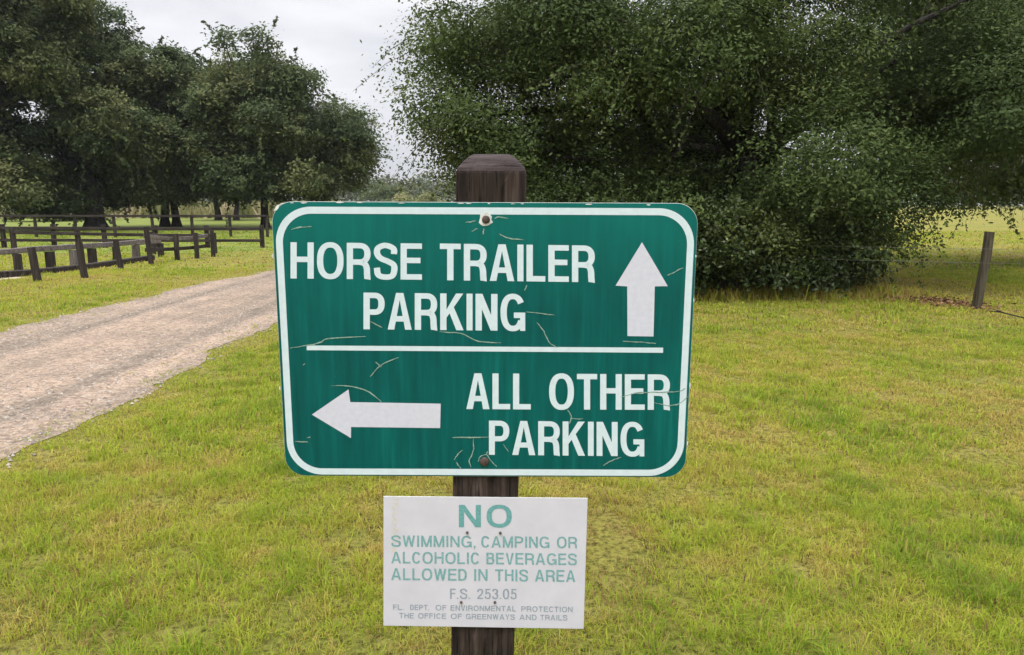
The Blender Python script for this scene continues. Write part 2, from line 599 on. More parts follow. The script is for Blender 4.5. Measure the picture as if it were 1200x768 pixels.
def tree(name, label, cat, base, lobes, leaves, leaf, trunk_r, leafm, barkm, seed, group=None, stems=None, spread=1.0,
         sprays=0, spray_len=1.0, moss=0, moss_pts=(), n_clusters=900, flat=0.55, limbs=26, zmin=0.2):
    """lobes: rows (x, y, z, rx, ry, rz) in world space. > trunk (with limbs), crown, spanish_moss"""
    r = np.random.default_rng(seed)
    root = empty(name, base)
    tag(root, label, cat, group)
    base = np.array(base, float)
    lo = np.array(lobes, float)
    wgt = (lo[:, 3] * lo[:, 4] + lo[:, 4] * lo[:, 5] + lo[:, 3] * lo[:, 5])
    wgt /= wgt.sum()
    # clusters near each lobe's skin
    li = r.choice(len(lo), n_clusters, p=wgt)
    d = r.normal(size=(n_clusters, 3))
    d /= np.linalg.norm(d, axis=1)[:, None]
    rad = 0.5 + 0.55 * r.random(n_clusters) ** 0.6
    rad *= 0.88 + 0.3 * r.random(n_clusters) ** 3
    cc = lo[li, :3] + d * lo[li, 3:] * rad[:, None]
    cc[:, 2] = np.maximum(cc[:, 2], zmin + 0.3 * r.random(n_clusters))
    csz = (0.55 + 0.75 * r.random(n_clusters)) * spread
    ltint = r.normal(0, 0.13, len(lo))
    ctint = np.clip(r.normal(0.5, 0.15, n_clusters) + ltint[li], 0.05, 0.95)
    outd = d + np.array([0, 0, 0.25])
    # leaves around clusters
    pw = csz ** 2
    ci = r.choice(n_clusters, leaves, p=pw / pw.sum())
    off = r.normal(size=(leaves, 3)) * (csz[ci] * 0.36)[:, None]
    off[:, 2] *= flat
    off[:, 2] -= 0.22 * (off[:, 0] ** 2 + off[:, 1] ** 2) / np.maximum(csz[ci], .1)
    pts = cc[ci] + off
    tint = ctint[ci] + r.normal(0, 0.09, leaves)
    bias = outd[ci] * 0.7
    # sprays: twigs reaching out of the crown
    tb = MB()
    if sprays:
        si = r.choice(len(lo), sprays, p=wgt)
        d = r.normal(size=(sprays, 3))
        d /= np.linalg.norm(d, axis=1)[:, None]
        st = lo[si, :3] + d * lo[si, 3:] * 0.95
        dirs = d + np.array([0, 0, -0.15]) + r.normal(size=(sprays, 3)) * 0.35
        dirs /= np.linalg.norm(dirs, axis=1)[:, None]
        ln = spray_len * (0.5 + r.random(sprays))
        k = 44
        tt = r.random((sprays, k)) ** 0.8
        sp = st[:, None] + dirs[:, None] * (tt * ln[:, None])[..., None]
        sp[..., 2] -= 0.22 * (tt ** 2) * ln[:, None]
        sp = sp + r.normal(size=sp.shape) * 0.035 * spread
        sp = sp.reshape(-1, 3)
        kz = sp[:, 2] > 0.08
        pts = np.concatenate([pts, sp[kz]])
        tint = np.concatenate([tint, np.clip(r.normal(0.5, 0.12, len(sp)), 0, 1)[kz]])
        bias = np.concatenate([bias, np.repeat(d * 0.25, k, 0)[kz]])
        for i in range(sprays):
            a = st[i]
            e = a + dirs[i] * ln[i]
            e[2] -= 0.22 * ln[i]
            m_ = (a + e) / 2 + np.array([0, 0, 0.07 * ln[i]])
            if e[2] > 0.1:
                tb.tube([a, m_, e], [0.010 * spread, 0.007 * spread, 0.003 * spread], 3)
    kz = pts[:, 2] > 0.05
    pts, tint, bias = pts[kz], tint[kz], bias[kz]
    quick_mesh('crown', leaf_quads(pts - base, np.full(len(pts), leaf), r, up=0.3, bias=bias), 4, np.clip(tint, 0, 1), leafm, root)
    # trunk and limbs
    ctr = lo[:, :3].mean(0)
    for si_, (bx, by, tr, hh) in enumerate(stems or [(0, 0, trunk_r, None)]):
        tb = tb if si_ == 0 else MB()
        b0 = base + np.array([bx, by, 0])
        hh = hh or max(1.6, (ctr[2] - base[2]) * 0.55)
        top = b0 + np.array([r.normal(0, 0.12) * tr * 4, r.normal(0, 0.1) * tr * 4, hh])
        midp = (b0 + top) / 2 + np.array([r.normal(0, 0.1), r.normal(0, 0.1), 0])
        tb.tube([b0 + np.array([0, 0, -0.15]), b0 + np.array([0, 0, 0.12]), b0 + np.array([0, 0, 0.5]), midp, top],
                [tr * 1.9, tr * 1.45, tr * 1.08, tr * 0.95, tr * 0.85], 12)
        order = r.permutation(len(lo))[:limbs]
        for j in order:
            e = lo[j, :3] + r.normal(size=3) * 0.2
            st_ = b0 + (top - b0) * (0.8 + 0.2 * r.random())
            mid1 = st_ * 0.65 + e * 0.35 + np.array([0, 0, 0.25]) + r.normal(size=3) * 0.25
            mid2 = st_ * 0.3 + e * 0.7 + np.array([0, 0, 0.2]) + r.normal(size=3) * 0.25
            q = tr * (0.3 + 0.25 * r.random())
            tb.tube([st_, mid1, mid2, e], [q, q * 0.75, q * 0.5, q * 0.2], 7)
            near = np.argsort(((cc - e) ** 2).sum(1))[:7]
            for c_ in near[::3]:
                m_ = (e + cc[c_]) / 2 + r.normal(size=3) * 0.15
                tb.tube([e, m_, cc[c_]], [q * 0.32, q * 0.2, q * 0.07], 4)
        tb.v = [tuple(np.array(v) - base) for v in tb.v]
        tb.build('trunk', barkm, root, smooth=True)
    if moss or moss_pts:
        low = cc[(cc[:, 2] < np.percentile(cc[:, 2], 75)) & (cc[:, 1] < np.percentile(cc[:, 1], 45))]
        spots = [low[j] + r.normal(size=3) * 0.3 for j in r.choice(len(low), moss)] + [np.array(q) + r.normal(size=3) * 0.08 for q in moss_pts for _ in range(2)]
        V, T = [], []
        for o in spots:
            ln = 0.25 + 0.55 * r.random()
            tv = 0.5 + 0.2 * r.normal()
            for s in range(9):
                a = o + r.normal(size=3) * np.array([0.09, 0.09, 0.12])
                l2 = ln * (0.4 + 0.7 * r.random())
                w = 0.006 + 0.009 * r.random()
                t = r.random() * PI
                sx = np.array([math.cos(t), math.sin(t), 0]) * w
                sway = r.normal(size=3) * 0.05
                b_ = a + np.array([0, 0, -l2 * 0.5]) + sway
                c_ = a + np.array([0, 0, -l2])
                if c_[2] < 0.9:
                    continue
                V += [a - sx * 0.6, a + sx * 0.6, b_ + sx, b_ - sx, b_ - sx, b_ + sx, c_ + sx * 0.2, c_ - sx * 0.2]
                T += [tv, tv]
        quick_mesh('spanish_moss', np.array(V) - base, 4, np.clip(T, 0, 1), MOSS, root)['kind'] = 'stuff'
    return root


OAK = leaf_mat('live_oak_leaf', [(0, (0.040, 0.064, 0.020)), (0.45, (0.068, 0.102, 0.029)), (0.75, (0.110, 0.145, 0.042)), (1, (0.20, 0.22, 0.07))], 0.32, 0.65, 0.15)
FAR_OAK = leaf_mat('distant_oak_leaf', [(0, (0.044, 0.068, 0.030)), (0.5, (0.082, 0.112, 0.044)), (1, (0.18, 0.19, 0.075))], 0.3, 0.65, 0.15)
SHRUB = leaf_mat('shrub_leaf', [(0, (0.025, 0.043, 0.012)), (0.5, (0.051, 0.081, 0.019)), (1, (0.136, 0.162, 0.038))], 0.3, 0.42, 0.4)
PALE = leaf_mat('pale_bush_leaf', [(0, (0.14, 0.16, 0.06)), (0.5, (0.25, 0.26, 0.11)), (1, (0.42, 0.38, 0.2))], 0.3, 0.6, 0.2)
MOSS = leaf_mat('spanish_moss_strand', [(0, (0.11, 0.105, 0.065)), (0.5, (0.20, 0.195, 0.135)), (1, (0.30, 0.27, 0.16))], 0.2, 0.8, 0.1)
BARK = wood_mat('oak_bark', (0.016, 0.014, 0.012), (0.042, 0.036, 0.031), (0.085, 0.075, 0.066), 0.5, 'z', 0.03)


def lobes_in(outline, Y, depth, n, rmin, rmax, seed, zlow=None):
    """n ellipsoids whose centres lie in a crown outline (photo pixels of a crown standing at depth Y), spread through its depth"""
    r = np.random.default_rng(seed)
    pts = [at(x, y, Y) for x, y in outline]
    poly = np.array([(p.x, p.z) for p in pts])

    def inside(x, z):
        k = False
        j = len(poly) - 1
        for i in range(len(poly)):
            if (poly[i, 1] > z) != (poly[j, 1] > z) and x < (poly[j, 0] - poly[i, 0]) * (z - poly[i, 1]) / (poly[j, 1] - poly[i, 1]) + poly[i, 0]:
                k = not k
            j = i
        return k

    def edge(x, z):
        m = 9
        for i in range(len(poly)):
            a, b = poly[i - 1], poly[i]
            t = np.clip(((x - a[0]) * (b[0] - a[0]) + (z - a[1]) * (b[1] - a[1])) / max(1e-9, ((b - a) ** 2).sum()), 0, 1)
            m = min(m, math.hypot(x - a[0] - t * (b[0] - a[0]), z - a[1] - t * (b[1] - a[1])))
        return m
    out = []
    lo_, hi_ = poly.min(0), poly.max(0)
    half = max((hi_[0] - lo_[0]) / 2, 0.1)
    xc = (hi_[0] + lo_[0]) / 2
    tries = 0
    while len(out) < n and tries < 20000:
        tries += 1
        x, z = lo_ + (hi_ - lo_) * r.random(2)
        if not inside(x, z):
            continue
        e = edge(x, z)
        rr = rmin + (rmax - rmin) * r.random()
        if e < rr * 0.45:
            continue
        rr = min(rr, max(e * 1.15, rr * 0.6))
        dd = depth * math.sqrt(max(0.1, 1 - ((x - xc) / (half * 1.1)) ** 2))
        y = Y + (r.random() * 2 - 1) * max(0.05, dd - rr * 0.6)
        k = y / Y                                       # a lobe nearer than Y is smaller, so the crown keeps its outline
        out.append((x, y, z, rr, rr, rr * 0.8))
    return out


# ---- the big live oak on the right and its neighbour
oak_outline = [(548, -60), (520, 10), (492, 60), (502, 120), (485, 165), (530, 205), (560, 250), (600, 300), (700, 320), (900, 320), (1010, 292), (1045, 245), (1150, 218), (1230, 150), (1230, -60), (1000, -190), (760, -190)]
low_lobes = [(p_.x, p_.y, p_.z, .75, .7, .55) for p_ in (at(x, y, Y) for x, y, Y in ((575, 190, 14), (600, 215, 14.6), (640, 185, 13.6), (670, 215, 14.2), (705, 190, 13.8), (740, 215, 14.4), (780, 195, 13.4), (620, 160, 14.6), (690, 165, 14.8), (760, 165, 14.6), (980, 250, 13.2), (1010, 225, 13.6)))]
tree('oak_tree', 'massive dark live oak with dense low crown right behind the green sign', 'tree', (4.3, 14.6, 0),
     lobes_in(oak_outline, 14.3, 3.6, 95, 0.6, 1.35, 5) + low_lobes, 560000, 0.066, 0.34, OAK, BARK, 21, group='live oaks of the park',
     n_clusters=2300, spread=0.75, sprays=900, spray_len=0.9, stems=[(0, 0, 0.34, 2.4), (0.9, 0.5, 0.22, 2.6), (-1.1, 0.3, 0.2, 2.6)], limbs=12)
moss_outline = [(1010, -120), (1000, 120), (1030, 230), (1100, 244), (1200, 246), (1330, 240), (1420, 100), (1400, -120)]
tree('oak_tree', 'greyer live oak hung with moss above the yellow field at right edge', 'tree', (16.5, 19.5, 0),
     lobes_in(moss_outline, 18.5, 3.0, 44, 0.9, 1.8, 6), 190000, 0.10, 0.4, OAK, BARK, 22, group='live oaks of the park',
     n_clusters=900, spread=1.0, sprays=350, spray_len=1.0, moss=420, limbs=3, zmin=1.2)

# ---- shrubs under the big oak
for i, (x, y, hw, top, lab) in enumerate([
        (655, 349, 0.75, 190, 'bright leafy shrub peeping out between the post and the big oak'),
        (745, 350, 0.8, 235, 'leafy shrub under the big oak hidden mostly by the green sign'),
        (850, 349, 0.85, 232, 'dense shrub under the big oak beside the right edge of green sign'),
        (935, 348, 0.8, 262, 'low shrub in the middle of the thicket beneath the big oak'),
        (990, 345, 0.75, 250, 'airy shrub at the right end of the thicket beneath the big oak')]):
    b = G(x, y)
    b.y += 0.25
    h = at(x, top, b.y).z
    rr = np.random.default_rng(60 + i)
    lob = [(b.x + rr.normal() * hw * 0.45, b.y + rr.normal() * 0.3, h * (0.25 + 0.6 * rr.random()), hw * 0.6, hw * 0.5, h * 0.24) for _ in range(9)]
    tree('shrub', lab, 'shrub', (b.x, b.y, 0), lob, 14000 if i == 4 else 26000, 0.066, 0.04, SHRUB, BARK, 70 + i, group='shrubs beneath the big oak', n_clusters=150, spread=0.5,
         sprays=70, spray_len=0.5, limbs=8, zmin=0.1, stems=[(0, 0, 0.045, 0.4)])

# ---- oaks on the left, beyond the fences
left = [
    ('tall live oak at the left edge of the photo with low drooping boughs', -18, 262, 40,
     [(-90, 255), (-95, -40), (-20, -60), (60, -30), (85, 40), (100, 120), (100, 200), (70, 246), (20, 252), (-40, 258)], 4.2, 0.5, None, 34),
    ('tall broad live oak drooping nearly to the ground behind the board fence', 112, 264, 44,
     [(48, 235), (30, 140), (50, 60), (75, 5), (120, -14), (165, 25), (195, 60), (205, 110), (225, 160), (205, 222), (172, 246), (150, 258), (70, 262)], 4.5, 0.5, None, 34),
    ('live oak with two thick trunks and wide base behind the fences', 202, 264, 48,
     [(140, 225), (150, 120), (165, 75), (215, 50), (255, 85), (270, 150), (262, 222), (215, 235), (170, 240)], 4.0, 0.55, [(-0.46, 0, 0.25, 2.6), (0.36, -0.2, 0.23, 2.6)], 26),
    ('round topped live oak with crown reaching beside the sky gap and trunk by sign corner', 311, 268, 46,
     [(232, 215), (226, 130), (240, 70), (262, 45), (290, 52), (318, 44), (345, 48), (368, 72), (378, 105), (408, 118), (432, 140), (436, 178), (424, 212), (370, 234), (320, 236), (270, 236)], 4.6, 0.22, None, 44),
    ('slender trunked oak standing far back, nearer to the two thick trunks', 256, 257, 66,
     [(215, 222), (218, 160), (245, 120), (280, 130), (288, 190), (280, 234)], 3.6, 0.24, None, 16),
    ('slender trunked oak standing far back, nearer to the sign corner', 277, 257, 66,
     [(250, 222), (252, 170), (285, 130), (325, 150), (328, 200), (310, 234)], 3.6, 0.2, None, 16),
]
for i, (lab, bx, by, Y, outl, dep, tr, stems, nl) in enumerate(left):
    p = at(bx, by, Y)
    tree('oak_tree', lab, 'tree', (p.x, Y, 0), lobes_in(outl, Y, dep, int(nl * 1.7), 0.75, 1.9, 30 + i), (170000, 170000, 120000, 190000, 50000, 50000)[i], 0.2, tr, FAR_OAK, BARK, 40 + i,
         group='live oaks of the park', n_clusters=(900, 900, 600, 1100, 300, 300)[i], spread=1.1, sprays=(260, 260, 150, 420, 60, 60)[i], spray_len=1.2, stems=stems, limbs=20, zmin=0.7)

# ---- distant growth: pale weeds, bushes and the far wood
r = np.random.default_rng(90)
n = 34000
y = 74 + 40 * r.random(n)
x = (r.random(n) * 2 - 1) * (y * 0.9)
x = np.where(x > -0.235 * y, -np.abs(x) - 0.235 * y, x)
H = 0.7 + 1.1 * r.random(n) * (0.4 + fnoise(x * 0.15, y * 0.15, 2))
az = r.random(n) * PI
sx = np.stack([np.cos(az), np.sin(az) * .4, 0 * az], 1) * (0.10 + 0.12 * r.random(n))[:, None]
B = np.stack([x, y, 0 * x], 1)
T = B + np.stack([r.normal(0, .3, n), r.normal(0, .3, n), H], 1)
WEED = leaf_mat('tall_straw_weed', [(0, (0.11, 0.14, 0.05)), (0.45, (0.24, 0.24, 0.10)), (0.7, (0.38, 0.32, 0.19)), (1, (0.52, 0.43, 0.30))], 0.3, 0.8, 0.1)
tag(quick_mesh('tall_grass', np.stack([B - sx, B + sx, T + sx * .4, T - sx * .4], 1).reshape(-1, 3), 4, np.clip((fnoise(x * .3, y * .1, 8) - 0.5) * 2.2 + 0.42 + 0.35 * (r.random(n) - .3), 0, 1), WEED), kind='stuff',
    label='tall straw coloured weeds beyond the left oaks')

for i, (px, top, hw, Y, lab) in enumerate([
        (45, 228, 2.6, 62, 'pale yellow green bush seen under the boughs of left oaks'),
        (98, 236, 2.2, 66, 'pale bush seen under the drooping oak beyond far fence'),
        (452, 214, 5.0, 120, 'grey green bush on the horizon left of the post'),
        (488, 220, 3.6, 105, 'yellowish bush on the horizon close left of the post')]):
    g = at(px, 250, Y)
    h = at(px, top, Y).z
    rr = np.random.default_rng(100 + i)
    lob = [(g.x + rr.normal() * hw * 0.5, Y + rr.normal() * 1.2, h * (0.2 + 0.55 * rr.random()), hw * 0.4, hw * 0.4, h * 0.25) for _ in range(9)]
    tree('bush', lab, 'bush', (g.x, Y, 0), lob, 9000, 0.26, 0.08, PALE if i != 2 else FAR_OAK, BARK, 110 + i, group='bushes beyond the oaks', n_clusters=120, spread=1.0, limbs=5, zmin=0.2)

n = 120000
r = np.random.default_rng(95)
ncl = 2600
cy = 190 + 60 * r.random(ncl)
cx = (r.random(ncl) * 2 - 1) * 260
ch = 4.5 + 5.0 * fnoise(cx * 0.045, cy * 0.02, 4) + np.where(cx > 40, 2, 0)
ck = r.random(ncl) ** 0.7
cp = np.stack([cx, cy, ch * ck], 1)
ci = r.choice(ncl, n)
pp = cp[ci] + r.normal(size=(n, 3)) * np.array([1.6, 1.6, 0.9])
pp = pp[pp[:, 2] > 0.2]
FARW = leaf_mat('far_wood_leaf', [(0, (0.05, 0.066, 0.035)), (0.5, (0.09, 0.11, 0.06)), (1, (0.16, 0.17, 0.09))], 0.2, 0.7, 0.1)
tag(quick_mesh('treeline', leaf_quads(pp, np.full(len(pp), 0.85), r, ratio=0.7), 4, np.clip(r.normal(0.5, 0.2, len(pp)), 0, 1), FARW), kind='stuff',
    label='distant hazy green treeline along the horizon')

# ---- weeds along the thicket, leaf litter by the lone post
r = np.random.default_rng(96)
n = 5200
x = 0.3 + 6.6 * r.random(n)
y = 11.75 + 0.10 * (x - 3) * 0.6 + r.normal(0, 0.28, n) + 0.25 * fnoise(x * 1.3, y0 := np.zeros(n), 9)
H = 0.06 + 0.17 * r.random(n) ** 1.5 * (0.4 + 1.2 * vnoise(x * 1.8, x * 0, 3))
az = r.random(n) * 2 * PI
sx = np.stack([np.cos(az), np.sin(az), 0 * az], 1) * (0.006 + 0.006 * r.random(n))[:, None]
B = np.stack([x, y, 0 * x], 1)
T = B + np.stack([r.normal(0, .4, n) * H, r.normal(0, .4, n) * H, H], 1)
tag(quick_mesh('weeds', np.stack([B - sx, B + sx, T + sx * .3, T - sx * .3], 1).reshape(-1, 3), 4, np.clip(r.normal(0.42, 0.2, n), 0, 1), GRASS), kind='stuff',
    label='straggly weeds along the foot of the thicket')
n = 700
g0, g1 = G(1062, 352), G(1150, 362)
k = r.random(n)
x = g0.x + (g1.x - g0.x) * k + r.normal(0, 0.25, n)
y = g0.y - 0.2 + (g1.y - g0.y) * k + 0.35 + r.normal(0, 0.28, n)
LIT = leaf_mat('dead_leaf', [(0, (0.07, 0.03, 0.018)), (0.5, (0.17, 0.085, 0.05)), (1, (0.29, 0.18, 0.10))], 0.1, 0.8, 0.1)
tag(quick_mesh('leaf_litter', leaf_quads(np.stack([x, y, 0.02 + 0.03 * r.random(n)], 1), np.full(n, 0.06), r, up=1.2), 4, r.random(n), LIT), kind='stuff',
    label='reddish brown fallen leaves beside the lone fence post')

# ------------------------------------------------------------------ damp air
mb = MB()
hx, hy0, hy1, hz0, hz1 = 440, -70, 430, -1.0, 24
mb.add([(x, y, z) for z in (hz0, hz1) for x, y in ((-hx, hy0), (hx, hy0), (hx, hy1), (-hx, hy1))],
       [(3, 2, 1, 0), (4, 5, 6, 7), (0, 1, 5, 4), (1, 2, 6, 5), (2, 3, 7, 6), (3, 0, 4, 7)])
hm, hnt, hb = mat('haze_air')
hv = hnt.nodes.new('ShaderNodeVolumePrincipled')
hv.inputs['Color'].default_value = (0.86, 0.90, 1.0, 1)
hv.inputs['Density'].default_value = 0.0002
hnt.nodes.remove(hb)
hnt.links.new(hv.outputs[0], hnt.nodes['Material Output'].inputs['Volume'])
tag(mb.build('haze', hm), kind='stuff', label='thin damp haze in the air')

# ------------------------------------------------------------------ fences
DARKW = wood_mat('dark_fence_wood', (0.017, 0.014, 0.012), (0.042, 0.033, 0.029), (0.085, 0.070, 0.062), 0.6, 'z', 0.006)
GREYW = wood_mat('grey_weathered_wood', (0.07, 0.058, 0.054), (0.155, 0.135, 0.125), (0.27, 0.24, 0.225), 0.6, 'z', 0.006)
RAILW = wood_mat('dark_rail_wood', (0.017, 0.014, 0.012), (0.042, 0.033, 0.029), (0.085, 0.070, 0.062), 0.6, 'x', 0.006)
PLANKW = wood_mat('grey_plank_wood', (0.09, 0.075, 0.07), (0.18, 0.155, 0.145), (0.30, 0.265, 0.25), 0.6, 'x', 0.006)


def post_into(root, p, top, w, m, lean=(0, 0), name='post', jit=0.0):
    b = MB()
    p = Vector(p) - root.location
    b.prism(p + Vector((0, 0, -0.1)), p + Vector((lean[0], lean[1], top)), w, w, w * 0.96, w * 0.96, jit=jit)
    return b.build(name, m, root)


def rail_into(root, p, q, h, t, m, name='rail', jit=0.0):
    b = MB()
    p, q = Vector(p) - root.location, Vector(q) - root.location
    b.prism(p, q, t, h, jit=jit)
    return b.build(name, m, root)


def board_fence(label, pts, tops, rails, w, rail_h, rail_t, pm, rm, side=-1):
    """pts ground points; rails: heights (fractions of post top) of rails fixed on the camera's side"""
    f = empty('wooden_fence', pts[0])
    tag(f, label, 'fence', 'wooden fences on the left')
    for p, t in zip(pts, tops):
        post_into(f, p, t, w, pm, (random.uniform(-.02, .02), random.uniform(-.02, .02)))
    for hh in rails:
        d = (pts[-1] - pts[0]).normalized()
        nrm = Vector((d.y, -d.x, 0)) * (w / 2 + rail_t / 2 + 0.004)
        for a, ta, b, tb_ in zip(pts[:-1], tops[:-1], pts[1:], tops[1:]):
            e = (b - a).normalized() * 0.004
            rail_into(f, a + nrm + e + Vector((0, 0, ta * hh)), b + nrm - e + Vector((0, 0, tb_ * hh)), rail_h, rail_t, rm)
    return f


def gp(lst):
    return [G(x, y) for x, y in lst]


# far fence of thin posts and one top rail
fp = [at(x, 250, 33) for x in (-60, -6, 40, 87, 133, 178, 224, 269, 312)]
fp = [Vector((p.x, 33.0, 0)) for p in fp]
board_fence('farthest dark fence with one thin top rail in front of the oaks', fp, [0.98] * 9, [0.96], 0.11, 0.09, 0.05, DARKW, RAILW)
# middle fence of two rails
mp = [Vector((at(x, 280, 25.2).x, 25.2, 0)) for x in (-56, 4, 63, 123, 183, 243, 307)]
board_fence('middle dark fence of two black rails and evenly spaced posts', mp, [0.80, 0.80, 0.80, 0.78, 0.76, 0.76, 0.76], [0.84, 0.33], 0.13, 0.095, 0.05, DARKW, RAILW)
# single-rail fence between middle fence and the corral
sp_ = gp([(18, 301), (94, 300), (180, 298), (252, 297)])
board_fence('brown single rail fence crossing in front of the two rail fence', sp_, [0.80, 0.74, 0.66, 0.62], [0.86], 0.12, 0.09, 0.05, DARKW, RAILW)

# front corral row: stout leaning posts
cp_ = [(45, 330, 290, 0.17, -0.08), (100, 326, 284, 0.16, -0.07), (142, 316, 281, 0.15, -0.07), (178, 311, 266, 0.15, -0.08), (208, 305, 274, 0.16, 0.0), (231, 303, 273, 0.15, 0), (250, 301, 270, 0.14, 0)]
f = empty('wooden_fence', G(45, 330))
tag(f, 'nearest fence row of stout dark leaning posts with two rails at its far end', 'fence', 'wooden fences on the left')
pp_ = []
for (x, yb, yt, w, ln) in cp_:
    g = G(x, yb)
    h = at(x, yt, g.y).z
    post_into(f, g, h, w * 0.68, DARKW, (ln * 0.95, 0.0), jit=0.006)
    pp_.append((g, h))
for i in range(3, 6):
    (a, ha), (b, hb) = pp_[i], pp_[i + 1]
    for fr, hh in ((0.80, 0.10), (0.42, 0.09)):
        off = Vector((-0.12, 0, 0))
        rail_into(f, a + off + Vector((0, 0, ha * fr * (0.95 if i == 3 else 1))), b + off + Vector((0, 0, hb * fr)), hh, 0.05, RAILW if fr < 0.6 else PLANKW)
# ground timber laid behind the posts
b = MB()
g0, g1, g2 = G(-30, 329), G(85, 318), G(178, 305)
b.prism(g0 + Vector((0, 0, 0.06)), g1 + Vector((0, 0, 0.06)), 0.16, 0.14, jit=0.01)
b.prism(g1 + Vector((0.02, 0.01, 0.06)), g2 + Vector((0, 0, 0.06)), 0.16, 0.14, jit=0.01)
lg = b.build('landscape_timber', DARKW)
tag(lg, 'long dark timber lying on the ground behind the stout posts', 'timber')

# low barrier: wide grey plank on stubby posts
f = empty('wooden_barrier', G(22, 317))
tag(f, 'low barrier of wide grey planks on stubby dark posts', 'barrier')
stub = [(-40, 322), (22, 318), (60, 315), (87, 312.5), (109, 310), (137, 307), (160, 303), (189, 301)]
sg = []
for i, (x, y) in enumerate(stub):
    g = G(x, y)
    top = at(x, 299.5 - (x - 0) * 0.075, g.y).z
    post_into(f, g, top, 0.14 if i % 2 else 0.17, DARKW if i % 3 else GREYW)
    sg.append(g + Vector((0, 0, top + 0.076)))
for i in (0, 2, 4):
    a, b_ = sg[i], sg[min(i + 2, len(sg) - 1)]
    e = (b_ - a).normalized() * 0.006
    rail_into(f, a + e, b_ - e, 0.12, 0.10, PLANKW, 'plank', jit=0.008)
    bb = Vector((0.11, -0.10, -0.09))
rail_into(f, sg[6], sg[7], 0.15, 0.10, PLANKW, 'plank')

OLIVEW = wood_mat('olive_grey_wood', (0.025, 0.021, 0.014), (0.068, 0.058, 0.038), (0.13, 0.115, 0.08), 0.6, 'z', 0.006)
# lone post at right with two wires
p = G(1143, 362)
f = empty('wire_fence', p)
tag(f, 'weathered leaning wooden fence post with thin wires at right edge of lawn', 'fence')
h = at(1152, 272, p.y).z
b = MB()
b.prism((0, 0, -0.1), (0.11, 0.02, h), 0.105, 0.105, 0.10, 0.10, jit=0.008)
b.build('post', OLIVEW, f)
q = Vector((3.6, -0.25, 0))
b = MB()
b.prism(q + Vector((0, 0, -0.1)), q + Vector((0.02, 0, 1.1)), 0.105, 0.105, jit=0.006)
b.build('post', OLIVEW, f)
q2 = Vector((-3.0, 1.6, 0))
b = MB()
b.prism(q2 + Vector((0, 0, -0.1)), q2 + Vector((0.02, 0, 1.1)), 0.105, 0.105, jit=0.006)
b.build('post', OLIVEW, f)
WIRE = flat_mat('fence_wire', (0.16, 0.15, 0.13), 0.5, 0.2, 30)
for z in (0.66, 0.86):
    b = MB()
    x0 = 0.11 * z / h
    pts_ = [(-3.0, 1.6 - 0.055, z), (-1.5, 0.745, z - 0.015), (x0, -0.055, z), (1.8, -0.18, z - 0.02), (q.x, q.y - 0.055, z)]
    b.tube(pts_, [0.0018] * 5, 5)
    b.build('wire', WIRE, f)

# fallen stick on the lawn
b = MB()
a, c_ = G(1156, 366), G(1206, 379)
b.tube([a + Vector((0, 0, .02)), a.lerp(c_, .4) + Vector((0, .06, .05)), a.lerp(c_, .75) + Vector((0, -.03, .05)), c_ + Vector((0.1, 0, .03))], [0.005, 0.009, 0.010, 0.011], 6)
b.tube([a.lerp(c_, .5) + Vector((0, 0, .05)), a.lerp(c_, .35) + Vector((0.0, .22, .07))], [0.009, 0.004], 5)
tag(b.build('fallen_branch', BARK), 'thin dark fallen branch on the lawn beside the lone post', 'branch')

# ------------------------------------------------------------------ sign post and signs
SIGN_Y = 1.60
O = at(567, 400, SIGN_Y)
roll, lean = R(0.25), R(1.03)
Uv = Vector((math.cos(roll), 0, -math.sin(roll)))
Vv = Vector((math.sin(roll), -math.sin(lean), math.cos(lean)))
Vv = (Vv - Uv * Vv.dot(Uv)).normalized()
Nv = Uv.cross(Vv).normalized()
SM = Matrix(((Uv.x, Vv.x, Nv.x, O.x), (Uv.y, Vv.y, Nv.y, O.y), (Uv.z, Vv.z, Nv.z, O.z), (0, 0, 0, 1)))
CAMP = Vector((0, 0, CAM_H))


def S(x, y, lift=0.0):
    """photo pixel -> point (u, v) on the sign plane"""
    d = ray(x, y)
    t = (O - CAMP).dot(Nv) / d.dot(Nv)
    q = CAMP + d * t - O
    return q.dot(Uv), q.dot(Vv)


# ---- lettering: every glyph as polygons and ribbons in a unit-height box
def arc(cx, cy, rx, ry, a0, a1, n=18, e=2.35):
    out = []
    for i in range(n + 1):
        a = R(a0 + (a1 - a0) * i / n)
        c, s = math.cos(a), math.sin(a)
        out.append((cx + rx * math.copysign(abs(c) ** (2 / e), c), cy + ry * math.copysign(abs(s) ** (2 / e), s)))
    return out


def smooth_path(p, n=5):
    out = []
    for i in range(len(p) - 1):
        a, b, c, d = p[max(i - 1, 0)], p[i], p[i + 1], p[min(i + 2, len(p) - 1)]
        for k in range(n):
            t = k / n
            out.append(tuple(0.5 * ((2 * b[j]) + (c[j] - a[j]) * t + (2 * a[j] - 5 * b[j] + 4 * c[j] - d[j]) * t * t + (3 * b[j] - a[j] - 3 * c[j] + d[j]) * t ** 3) for j in (0, 1)))
    out.append(p[-1])
    return out


